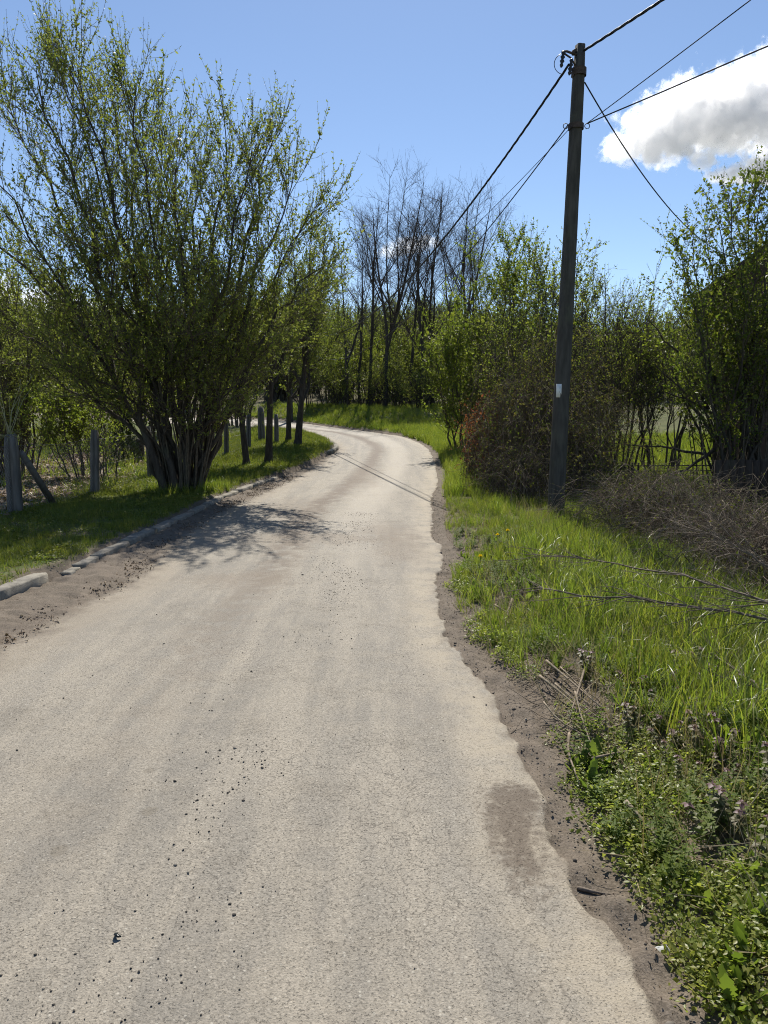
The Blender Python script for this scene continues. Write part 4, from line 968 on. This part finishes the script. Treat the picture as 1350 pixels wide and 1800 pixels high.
# ---- wooded hillside far behind (one mass)
wood = []
for k in range(5):
    pl = Plant((0, 0, 0), 700 + k); g = pl.g; G = Geo(); o_w = dict(o_un, dens=2.4, len=1.7, leaf=6 if k < 3 else 1.2, size=.2, rmin=.012, tdens=3.4)
    for q in range(5):
        a = g.uniform(0, 6.28); tip = np.array([math.cos(a) * 1.3, math.sin(a) * 1.3, g.uniform(4, 6.5)]); pt = bez((g.normal() * .3, g.normal() * .3, -.3), tip, .5, .5, 7, .1, g)
        G.tube(pt, np.linspace(.09, .015, 7), 5, .2); pl.fill(pt, .06, o_w)
    pl.grow(); wood.append(mkmulti('wood_tree', [(G, M_bark2), (pl.br, M_twigd), (pl.lf, M_leafA if k % 2 else M_leafB)]))
WOOD = proto_set('wood_tree', wood)
g = np.random.default_rng(77); n = 1300; Xw = g.uniform(-75, 60, n); Yw = 50.5 + 70 * g.random(n) ** 1.5
Xw[:60] = g.uniform(-60, -16, 60); Yw[:60] = g.uniform(38, 56, 60)
uu, _ = proj(Xw, Yw, T(Xw, Yw)); ok = (uu > -200) & (uu < 1420) & ((Xw > -15) | (Yw > 52) | (Xw < xR(Yw) - 14)); Xw, Yw = Xw[ok], Yw[ok]
scatter('hillside_wood', np.stack([Xw, Yw, T(Xw, Yw)], 1), WOOD, 5, g.uniform(.55, .9, len(Xw)), .04, 'budding woodland covering the hillside behind the bend', 'woodland', 61)
# ------------------------------------------------------------------ fence on the left
fence = thing('wire_fence', (-5.38, 11.1, float(T(-5.38, 11.1))), 'old chain-link fence on concrete posts along the left verge', 'fence')
FB = np.array(fence.location)
fp = [(-5.55, 8.4), (-5.38, 11.12), (-5.23, 13.83), (-5.05, 16.6), (-4.85, 19.5), (-4.6, 22.44), (-4.35, 24.74), (-4.44, 28.0), (-4.9, 30.5)]
def post_mesh(h, w, seed, groove=True):
    g = np.random.default_rng(seed); n = 7; c = w * .5; b = w * .12
    sec = [(-c + b, -c), (-w * .1, -c), (-w * .07, -c + w * .1), (w * .07, -c + w * .1), (w * .1, -c), (c - b, -c), (c, -c + b), (c, c - b), (c - b, c), (-c + b, c), (-c, c - b), (-c, -c + b)] if groove else \
          [(-c + b, -c), (c - b, -c), (c, -c + b), (c, c - b), (c - b, c), (-c + b, c), (-c, c - b), (-c, -c + b)]
    S = len(sec); V = []
    for k in range(n):
        f = k / (n - 1); sc_ = (1 - .08 * f) * (.8 if k == n - 1 else 1); z = -.25 + (h + .25) * min(1, f * 1.0) + (.0 if k < n - 1 else .015)
        for (x, y) in sec: V.append((x * sc_ + g.normal() * .0025, y * sc_ + g.normal() * .0025, z + g.normal() * .003))
    Q = [(k * S + j, k * S + (j + 1) % S, (k + 1) * S + (j + 1) % S, (k + 1) * S + j) for k in range(n - 1) for j in range(S)]
    return mesh_np('post', V, [np.array(Q), np.array([list(range((n - 1) * S, n * S))])])
hts = [1.15, 1.13, 1.12, 1.1, 1.12, 1.08, 1.1, 1.15, 1.1]; wds = [.15, .18, .145, .13, .13, .14, .14, .24, .14]
for k, (x, y) in enumerate(fp):
    o = link('post', post_mesh(hts[k], wds[k], 900 + k), M_post, fence, Vector((x, y, float(T(x, y)))) - Vector(FB)); o.rotation_euler = (R(rng.normal() * 1.0), R(rng.normal() * 1.2), R(8 + rng.normal() * 5))
o = link('post', post_mesh(.95, .15, 930), M_post, fence, Vector((-3.72, 26.7, float(T(-3.72, 26.7)))) - Vector(FB))
# leaning brace against the near post
G = Geo(); a_ = P(38, 797, 11.25); b_ = at(97, 886); b_[2] -= .05
d_ = b_ - a_; 
G.tube(np.array([a_, a_ + d_ * .5, b_]) - FB, [.062, .066, .066], 4, .2, True); G.build('brace', M_post, fence)
# chain-link mesh
G = Geo()
for k in range(6):
    a0, a1 = np.array([*fp[k], 0]), np.array([*fp[k + 1], 0]); L = np.linalg.norm(a1 - a0); e = (a1 - a0) / L
    H = .98; cell = .065; n = int(L / cell); m_ = 15
    hgt = np.linspace(.04, H, m_)
    P_ = []
    for j in range(n):
        for sgn in (1,):
            off = cell * (j + .5) + np.where(np.arange(m_) % 2 == 0, -cell / 2, cell / 2) * sgn
            xy = a0 + e * off[:, None]; xy[:, 2] = T(xy[:, 0], xy[:, 1]) + hgt; P_.append(xy - FB)
    P_ = np.array(P_); G.tubes(P_, np.full(P_.shape[:2], .0021), 3, np.zeros(len(P_)))
    for zz_ in (.06, .52, .99):
        f = np.linspace(0, 1, 7); xy = a0 + (a1 - a0) * f[:, None]; xy[:, 2] = T(xy[:, 0], xy[:, 1]) + zz_ - .03 * np.sin(f * 3.14); G.tube(xy - FB, .0022, 3)
tag(G.build('wire_mesh', M_wire, fence), kind='stuff')
# pale vine bundled on the near post
vb = np.array([-5.4, 11.12, float(T(-5.38, 11.12)) + 1.12]); tv = thing('dry_vine', tuple(vb), 'pale green vine shoots bundled on top of the near fence post', 'vine')
G = Geo(); g = np.random.default_rng(88)
for k in range(8):
    a = g.uniform(0, 6.28); q = walk((g.normal() * .03, g.normal() * .03, 0), (math.cos(a) * .5, math.sin(a) * .4, 1), g.uniform(.5, 1.3), 8, .3, .2, g); G.tube(q, np.linspace(.007, .003, 9), 4, g.random())
for k in range(26):
    a = g.uniform(0, 6.28); q = walk((g.normal() * .05, g.normal() * .05, .0), (math.cos(a), math.sin(a), .3), g.uniform(.15, .35), 6, .9, -2.5, g); G.tube(q, np.linspace(.005, .002, 7), 3, g.random())
G.build('shoots', leaf_mat('vine_shoot', [(.22, .24, .11), (.32, .31, .18)], .2, 1.0), tv)
# short dark stump in the garden
sb = at(247, 812); G = Geo(); G.tube(np.array([[0, 0, -.1], [.01, 0, .12], [0, .01, .55], [.01, 0, .6]]), [.13, .11, .1, .085], 9, .3, True)
tag(G.build('tree_stump', M_bark2, None, False, tuple(sb)), 'short dark stump beside the conifer behind the fence', 'stump')

# ------------------------------------------------------------------ utility pole and cables
PB = at(976, 905); PT = P(1020, 79, PB[1] + .12); PH = PT - PB
pole = thing('utility_pole', tuple(PB), 'tall grey utility pole with cables on the right verge', 'utility pole')
def pole_mesh(ax, w0, w1, n=14):
    V = []; S = 8
    for k in range(n):
        f = k / (n - 1); c = (w0 + (w1 - w0) * f) / 2; b = c * .28
        if k == n - 1: c *= .86
        sec = [(-c + b, -c), (c - b, -c), (c, -c + b), (c, c - b), (c - b, c), (-c + b, c), (-c, c - b), (-c, -c + b)]
        r_ = R(14); off = ax * f + (np.array([0, 0, -.4]) if k == 0 else 0)
        for (x, y) in sec: V.append((x * math.cos(r_) - y * math.sin(r_) + off[0] + rng.normal() * .002, x * math.sin(r_) + y * math.cos(r_) + off[1] + rng.normal() * .002, off[2]))
    Q = [(k * S + j, k * S + (j + 1) % S, (k + 1) * S + (j + 1) % S, (k + 1) * S + j) for k in range(n - 1) for j in range(S)]
    return mesh_np('shaft', V, [np.array(Q), np.array([list(range((n - 1) * S, n * S))])])
link('shaft', pole_mesh(PH, .205, .135), M_pole, pole)
def on_pole(f): return PH * f
# number plate on the left edge of the front face
fpl = float((P(980, 687, PB[1])[2] - PB[2]) / PH[2]); c_ = on_pole(fpl) + np.array([-.068, -.112, 0])
G = Geo(); G.box(c_, (.08, .006, .19), R(14)); pt_ = G.build('number_plate', M_plate, pole)
G = Geo(); 
for k, (dx, dz, w_, h_) in enumerate([(-.012, -.035, .03, .004), (.004, -.02, .004, .03), (.015, .045, .006, .03)]): G.box(c_ + np.array([dx, -.0045 - .0, dz]), (w_, .002, h_), R(14))
tag(G.build('print', M_ink, pt_), kind='stuff')
# bracket, clamps and insulators at the top, strap at the lower joint
tp = on_pole(.985)
G = Geo(); G.tube(np.array([tp + [-.06, -.05, -.05], tp + [-.2, -.08, -.02], tp + [-.27, -.09, -.03]]), .016, 6, 0, True); G.tube(np.array([tp + [-.05, -.05, -.22], tp + [-.14, -.07, -.1], tp + [-.24, -.09, -.05]]), .013, 6, 0, True); G.build('bracket', M_metal, pole)
G = Geo(); G.tube(np.array([tp + [-.09, -.02, -.04], tp + [-.09, -.02, .0], tp + [-.02, 0, .05], tp + [.07, 0, .05]]), .03, 6, 0, True); G.build('cap_clamp', M_metal, pole)
for dx, dz in ((-.245, -.02), (-.13, -.12)):
    G = Geo(); zz_ = np.linspace(0, -.22, 9); G.tube(np.stack([tp[0] + dx + zz_ * .15, tp[1] - .09 + zz_ * .1, tp[2] + dz + zz_], 1), [.014, .03, .016, .034, .016, .034, .016, .026, .012], 8, 0, True); G.build('insulator', M_ins, pole)
for f_, w_ in ((.945, .1), (.835, .07)):
    c_ = on_pole(f_); G = Geo(); a = np.linspace(0, 6.283, 17)[:-1]; wr_ = (.235 + (.165 - .235) * f_) * .62
    ring = np.stack([np.cos(a) * wr_, np.sin(a) * wr_], 1); V = np.vstack([np.c_[ring, np.full(16, -w_ / 2)], np.c_[ring, np.full(16, w_ / 2)]]) + c_
    G.add(V, [[j, (j + 1) % 16, 16 + (j + 1) % 16, 16 + j] for j in range(16)]); G.build('strap', M_metal, pole)
cc = on_pole(.835)
for sx in (-1, 1):
    G = Geo(); a = np.linspace(0, 6.2, 12); G.tube(np.stack([cc[0] + sx * .15 + np.cos(a) * .035, np.full(12, cc[1] - .03), cc[2] + np.sin(a) * .035], 1), .006, 4); G.build('hook', M_metal, pole)
a = np.linspace(0, 3.4, 12); G = Geo(); G.tube(np.stack([tp[0] - .28 - np.sin(a) * .09, np.full(12, tp[1] - .09), tp[2] - .14 + np.cos(a) * .08 - a * .03], 1), .005, 4); G.build('wire_loop', M_cable, pole)

def cable_path(a, b, sag, n): 
    f = np.linspace(0, 1, n)[:, None]; q = np.array(a) * (1 - f) + np.array(b) * f; q[:, 2] -= 4 * sag * (f * (1 - f))[:, 0]; return q
def cable(name, label, path, r, strands=1, pitch=.7):
    G = Geo(); p0 = path[0]
    if strands == 1: G.tube(path - p0, r, 5, 0)
    else:
        L = np.r_[0, np.cumsum(np.linalg.norm(np.diff(path, axis=0), axis=1))]; t = unit(np.gradient(path, axis=0)); s_ = unit(np.cross(t, Zax)); u_ = np.cross(s_, t)
        for k in range(strands):
            ph = L / pitch * 6.283 + k * 6.283 / strands; G.tube(path - p0 + (s_ * np.cos(ph)[:, None] + u_ * np.sin(ph)[:, None]) * r * .72, r, 6, 0)
    return tag(G.build(name, M_cable, None, True, tuple(p0)), label, 'cable')
FPX_, FPY_ = -5.0, 41.5; FZ = float(T(FPX_, FPY_))
top_l = PB + tp + np.array([-.17, -.1, -.2]); top_r = PB + tp + np.array([.03, -.1, -.02])
far = np.array([FPX_, FPY_, FZ + 5.6])
cable('power_cable', 'thick twisted black cable running from the pole top towards the bend', cable_path(top_l, far, 2.15, 520), .0112, 3)
# onward span passes up and out of the picture on the right
def onward(p, u, v, z, ext): 
    a, b = ray(u, v); Y_ = (z - CH) / b; q = np.array([a * Y_, Y_, z]); return p + (q - p) * ext
end = onward(top_r, 1150, 0, top_r[2] - .12, 9)
cable('power_cable', 'thick twisted black cable from the pole top to the upper right corner', cable_path(top_r, end, .15, 260), .0112, 3)
lo = PB + cc + np.array([0, -.12, 0])
e1 = onward(lo + [.12, 0, 0], 1310, 0, lo[2] - .04, 4); cable('telephone_wire', 'thin straight wire rising from the pole clamp to the top right edge', cable_path(lo + [.12, 0, 0], e1, .05, 60), .006)
e2 = onward(lo + [.12, 0, 0], 1350, 70, lo[2] - .10, 4); q = cable_path(lo + [.12, 0, 0], e2, .08, 160); q[:, 2] += np.sin(np.linspace(0, 40, 160)) * .012 * np.linspace(0, 1, 160)
cable('telephone_wire', 'slightly wavy wire crossing in front of the cloud at the right', q, .009)
cable('telephone_wire', 'thin wire from the pole clamp running left towards the bend, upper of two', cable_path(lo + [-.1, 0, -.05], far + [0, 0, -.5], 1.35, 120), .005)
cable('telephone_wire', 'sagging wire from the pole clamp towards the bend, lower of two', cable_path(lo + [-.14, 0, -.02], far + [0.1, 0, -.9], 2.2, 120), .009)
HX, HY = 7.6, 19.5
sv = PB + on_pole(.925) + np.array([.09, 0, 0])
hend = P(1290, 452, 18.6)
cable('service_cable', 'black service cable from the pole down to the house on the right', cable_path(sv, hend, .45, 90), .010)
# the next pole, round the bend behind the verge trees
p2 = thing('utility_pole', (FPX_, FPY_, FZ), 'far utility pole round the bend behind the verge trees', 'utility pole')
link('shaft', pole_mesh(np.array([.02, 0, 5.9]), .22, .16), M_pole, p2)

# ------------------------------------------------------------------ house behind the hazel
hb = np.array([7.75, 18.8, float(T(9, 20))]); house = thing('house', tuple(hb), 'old house with dark tiled gable roof behind the hazel', 'house', None, R(-24))
def hw(u, v, Y_=18.8): return P(u, v, Y_) - hb
ex, ez = 0.0, 4.5; rx_, rz_ = 4.0, 7.4; D = 7.0
V = [(ex + .25, 0, -.4), (2 * rx_ - .25, 0, -.4), (2 * rx_ - .25, 0, ez), (rx_, 0, rz_ - .25), (ex + .25, 0, ez), (ex + .25, D, -.4), (2 * rx_ - .25, D, -.4), (2 * rx_ - .25, D, ez), (rx_, D, rz_ - .25), (ex + .25, D, ez)]
me = bpy.data.meshes.new('wall'); me.from_pydata(V, [], [(0, 1, 2, 3, 4), (9, 8, 7, 6, 5), (0, 4, 9, 5), (1, 6, 7, 2)]); link('wall', me, M_house, house)
G = Geo()
for sgn in (0, 1):
    a0 = np.array([ex - .3 if not sgn else 2 * rx_ + .3, -.4, ez - .2]); a1 = np.array([rx_, -.4, rz_]); a2 = a1 + [0, D + .8, 0]; a3 = a0 + [0, D + .8, 0]; dn = np.array([0, 0, .12])
    G.add([a0, a1, a2, a3, a0 - dn, a1 - dn, a2 - dn, a3 - dn], [[0, 1, 2, 3], [7, 6, 5, 4], [0, 4, 5, 1], [3, 2, 6, 7], [0, 3, 7, 4], [1, 5, 6, 2]])
roof = G.build('roof', M_tile, house)
for r_ in range(10):                                   # courses of tiles along the roof slope facing left
    G = Geo(); f = r_ / 10; p_ = np.array([ex - .3, 0, ez - .2]) * (1 - f) + np.array([rx_, 0, rz_]) * f
    a = np.linspace(-.4, D + .4, 60); pts = np.stack([np.full(60, p_[0] + .02), a, p_[2] + .03 + .012 * np.sin(a * 26)], 1); G.tube(pts, .03, 4); G.build('tile_course', M_tile, roof)
G = Geo(); G.box((3.1, -.03, 2.2), (1.0, .06, 1.2)); w_ = G.build('window', M_trim, house); G = Geo(); G.box((2.86, -.064, 2.2), (.4, .01, 1.06)); G.build('pane', M_glass, w_); G = Geo(); G.box((3.34, -.064, 2.2), (.4, .01, 1.06)); G.build('pane', M_glass, w_)

# ------------------------------------------------------------------ dark board fence and iron fence on the right
bf0 = np.array([5.32, 12.35]); bd = np.array([.995, .08]); bz = float(T(5.8, 12.4))
bfence = thing('board_fence', (bf0[0], bf0[1], bz), 'blackish board fence under the hazel at the right border', 'fence')
for k in range(20):
    G = Geo(); h_ = .98 + rng.normal() * .012; G.box((bd[0] * (.06 + k * .128), bd[1] * (.06 + k * .128) + rng.normal() * .003, h_ / 2 - .05), (.118, .022, h_), R(4.6 + rng.normal() * .8)); G.build('plank', M_wood, bfence)
for z_ in (.2, .75):
    G = Geo(); G.box((1.27, .14, z_), (2.6, .05, .07), R(4.6)); G.build('rail', M_wood, bfence)
ifb = np.array([3.7, 14.6, float(T(5, 14.6))]); ifn = thing('iron_fence', tuple(ifb), 'low dark iron fence with two top rails in front of the sunny garden', 'fence')
for z_ in (.66, .56):
    G = Geo(); G.tube(np.array([[0, 0, z_], [1.2, .02, z_ - .01], [2.7, 0, z_]]), .011, 6); G.build('rail', M_rail, ifn)
for x_ in (.1, 1.02, 1.14, 2.6):
    G = Geo(); G.box((x_, .005, .32), (.032, .032, .78), 0); G.build('post', M_rail, ifn)
G = Geo()
for k in range(30): 
    x_ = .1 + k * .085; G.tube(np.array([[x_, 0, .02], [x_ + .03 * (-1) ** k, 0, .28], [x_, 0, .555]]), .003, 3)
tag(G.build('wire_mesh', M_rail, ifn), kind='stuff')

# ------------------------------------------------------------------ cut branches and sticks on the right verge
def pz(u, v, z):
    a, b = ray(u, v); Y_ = (z - CH) / b; return np.array([a * Y_, Y_, z])
def cut_branch(label, pts, r, seed, tw):
    g = np.random.default_rng(seed); q = resample(np.array(pts), 14) + g.normal(size=(14, 3)) * .008; b = q[0]
    t = thing('cut_branch', tuple(b), label, 'branch', 'cut branches on the right verge'); G = Geo(); G.tube(q - b, np.linspace(r, r * .45, 14), 7, .3, True); G.build('stem', M_stick, t, True)
    G = Geo()
    for k in range(tw):
        p2_, t2 = frame_at(q, g.uniform(.1, 1)); sd_ = rdir(1, g)[0] * [1, 1, .35]; m_ = walk(p2_, t2 + sd_ * .7, g.uniform(.15, .6), 6, .25, 0, g); G.tube(m_ - b, np.linspace(r * .4, .0012, 7), 4, g.random())
        for _ in range(3):
            p3, t3 = frame_at(m_, g.uniform(.3, 1)); m3 = walk(p3, t3 + rdir(1, g)[0] * .8, g.uniform(.05, .2), 3, .3, 0, g); G.tube(m3 - b, [.002, .0016, .0013, .001], 3, g.random())
    tag(G.build('twigs', M_stick, t), kind='stuff')
cut_branch('long cut branch lying across the grass, nearest the camera', [pz(1420, 1094, .34), pz(1350, 1088, .36), pz(1230, 1070, .38), pz(1120, 1050, .37), pz(1000, 1045, .33), pz(950, 1032, .3)], .0105, 61, 26)
cut_branch('cut branch with fine twigs lying between the grass and the bramble heap', [pz(1400, 1068, .45), pz(1330, 1050, .48), pz(1230, 1022, .46), pz(1130, 1000, .42), pz(1030, 982, .36), pz(940, 978, .3)], .0095, 62, 34)
cut_branch('thin cut branch slanting up the right border over the bramble heap', [pz(1420, 1030, .5), pz(1340, 990, .6), pz(1290, 960, .7), pz(1240, 935, .75)], .008, 63, 14)
cut_branch('short cut branch stub in the grass at the right border', [pz(1400, 1230, .16), pz(1330, 1205, .2), pz(1285, 1170, .22), pz(1240, 1150, .2)], .009, 64, 7)
sg = np.random.default_rng(66)
for k, (u0, v0, u1, v1) in enumerate([(1010, 1235, 1042, 1330), (960, 1170, 1060, 1260), (985, 1290, 1070, 1222), (948, 1200, 1040, 1262), (1000, 1300, 1018, 1390), (975, 1215, 1075, 1290), (955, 1255, 1030, 1300), (1060, 1290, 1150, 1262), (1040, 1360, 1110, 1330), (870, 1075, 930, 1090), (900, 1060, 885, 1115), (1100, 1430, 1165, 1500), (1030, 1180, 1000, 1280), (985, 1180, 1045, 1240)]):
    a0, a1 = at(u0, v0, .03), at(u1, v1, .03); a0[2] += .03 + .06 * sg.random(); a1[2] += .02 + .05 * sg.random(); q = np.array([a0, a0 * .6 + a1 * .4 + sg.normal(size=3) * .01, a1]); G = Geo(); G.tube(resample(q, 6) - a0, np.linspace(.0085, .0035, 6) * sg.uniform(.6, 1.2), 5, sg.random(), True)
    tag(G.build('dry_stick', M_cane2, None, True, tuple(a0)), 'pale dry stick among the sticks strewn over the right soil edge', 'stick', 'dry sticks on the right soil edge')
q = np.array([at(1014, 1566), at(1040, 1572), at(1075, 1582)]); q[:, 2] += .008; G = Geo(); G.tube(resample(q, 6) - q[0], [.007, .008, .0065, .005, .003, .002], 6, .2, True); tag(G.build('broken_stick', M_stick, None, True, tuple(q[0])), 'dark broken stick lying on the bare soil at the asphalt edge', 'stick')
# bits of litter
c_ = at(1161, 1686); G = Geo(); a = np.linspace(.2, 2.94, 9); r_ = .017; V = []
for x_ in (-.022, 0, .022):
    for r2 in (r_, r_ * .82): V += [(x_, math.cos(t_) * r2, math.sin(t_) * r2 * .8) for t_ in a]
Q = []
for s_ in range(2):
    for j in range(8): Q += [(s_ * 18 + j, s_ * 18 + j + 1, (s_ + 1) * 18 + j + 1, (s_ + 1) * 18 + j), (s_ * 18 + 9 + j, (s_ + 1) * 18 + 9 + j, (s_ + 1) * 18 + 10 + j, s_ * 18 + 10 + j)]
for e_ in (0, 36):
    for j in range(8): Q.append((e_ + j, e_ + j + 1, e_ + 10 + j, e_ + 9 + j))
G.add(V, Q); o = G.build('plastic_scrap', plain('grey_plastic', (.42, .43, .43), .5, var=.12, scale=60), None, True, tuple(c_ + [0, 0, .012])); o.rotation_euler = (0, .05, .35); tag(o, 'small curved grey plastic scrap lying by the weeds', 'litter')
c_ = at(212, 1679); G = Geo(); f = np.linspace(0, 1, 6); ce_ = np.stack([f * .045, .012 * np.sin(f * 3), .012 + .008 * np.sin(f * 5)], 1); G.add(np.vstack([ce_ + [0, -.008, 0], ce_ + [0, .009, .006], ce_ + [.002, -.008, -.009], ce_ + [.002, .009, -.004]]),
    [[j, j + 1, 7 + j, 6 + j] for j in range(5)] + [[12 + j, 18 + j, 19 + j, 13 + j] for j in range(5)] + [[j, 12 + j, 13 + j, j + 1] for j in range(5)] + [[6 + j, 7 + j, 19 + j, 18 + j] for j in range(5)])
o = G.build('plastic_scrap', plain('black_plastic', (.012, .016, .018), .3), None, True, (c_[0], c_[1], float(zroad(c_[0], c_[1])) + .004)); o.rotation_euler = (0, 0, 2.2); o.scale = (.62, .62, .5); tag(o, 'small twisted black scrap lying on the asphalt at the left', 'litter')
# dandelions in the verge
for k, (u, v, lab) in enumerate([(872, 958, 'dandelion in the right verge grass, left one of two together'), (890, 950, 'dandelion in the right verge grass, right one of two together'), (842, 1000, 'single dandelion low in the grass by the road edge')]):
    b_ = at(u, v + 14); t = thing('dandelion', tuple(b_), lab, 'flower', 'dandelions'); g = np.random.default_rng(70 + k); h_ = .2
    G = Geo(); G.tube([(0, 0, 0), (.005, .004, h_ / 2), (.01, -.01, h_)], .003, 4); G.build('stalk', M_weed, t); G = Geo(); n = 60; a = g.random(n) * 6.283; e_ = g.uniform(.1, 1.4, n)
    G.leaves(np.tile([.01, -.01, h_], (n, 1)), np.stack([np.cos(a) * np.cos(e_), np.sin(a) * np.cos(e_), np.sin(e_)], 1), rdir(n, g), .024, .3, g.random(n), .1); G.build('flower_head', M_yel, t); lobed(g, 7, .13, .3, .6).build('leaves', M_weed, t)

# ------------------------------------------------------------------ clouds (real volumes far beyond the hill)
def cloud(name, label, u, v, dist, lobes, dens, nscale, seed):
    """lobes: (du, dv, ru, rv) in photo pixels around (u, v)"""
    c = P(u, v, dist); k = dist / FPX
    Lb = [(du * k, 0, -dv * k, ru * k, max(ru, rv) * k * .7, rv * k) for du, dv, ru, rv in lobes]
    lo_ = np.min([[l[0] - l[3] * 1.5, -l[4] * 1.5, l[2] - l[5] * 1.5] for l in Lb], 0); hi_ = np.max([[l[0] + l[3] * 1.5, l[4] * 1.5, l[2] + l[5] * 1.5] for l in Lb], 0)
    G = Geo(); G.box((lo_ + hi_) / 2, hi_ - lo_)
    m = Mt(name + '_vapour'); f = None
    S = max(l[3] for l in Lb)
    nz = m.n('ShaderNodeTexNoise'); sh_ = m.vmath('ADD', m.P(), (seed * 137., seed * 71., seed * 33.)); m.i(nz.inputs['Vector'], sh_); nz.inputs['Scale'].default_value = nscale / S; nz.inputs['Detail'].default_value = 9; nz.inputs['Roughness'].default_value = .58
    for l in Lb:
        q = m.vmath('LENGTH', m.vmath('MULTIPLY', m.vmath('SUBTRACT', m.P(), tuple(map(float, l[:3]))), (1 / l[3], 1 / l[4], 1 / l[5])))
        f = q if f is None else m.math('SMOOTH_MIN', f, q, .25)
    d = m.math('ADD', f, m.math('MULTIPLY', m.math('SUBTRACT', nz.outputs[0], .5), 2.1))
    dn = m.math('MULTIPLY', m.ramp(d, 1.0, .86), dens)
    pv = m.n('ShaderNodeVolumePrincipled'); pv.inputs['Color'].default_value = (1, 1, 1, 1); pv.inputs['Anisotropy'].default_value = .55; m.i(pv.inputs['Density'], dn)
    m.nt.links.new(pv.outputs[0], m.out.inputs['Volume'])
    o = G.build(name, m.m, None, False, tuple(c)); return tag(o, label, 'cloud')
cloud('cloud', 'large white cumulus cloud with grey underside at the upper right', 1270, 210, 1400, [(0, -10, 120, 60), (-95, 20, 75, 50), (-160, 45, 40, 28), (70, -35, 95, 65), (150, 0, 110, 80), (130, 75, 90, 32)], .06, 4.6, 1)
cloud('cloud', 'small wispy cloud under the big cumulus', 1262, 295, 1400, [(-22, -10, 24, 18), (30, 12, 50, 14), (80, 2, 44, 20)], .05, 3.2, 2)
cloud('cloud', 'small white cloud seen through the bare trees', 720, 432, 1500, [(0, 0, 32, 15), (30, -6, 24, 12), (-30, 10, 26, 10)], .02, 3.0, 3)
cloud('cloud', 'white cloud low behind the willow at the left', 60, 560, 1500, [(0, 0, 120, 60), (-80, -40, 60, 40), (120, 10, 100, 40), (220, 30, 100, 30)], .012, 3.0, 4)
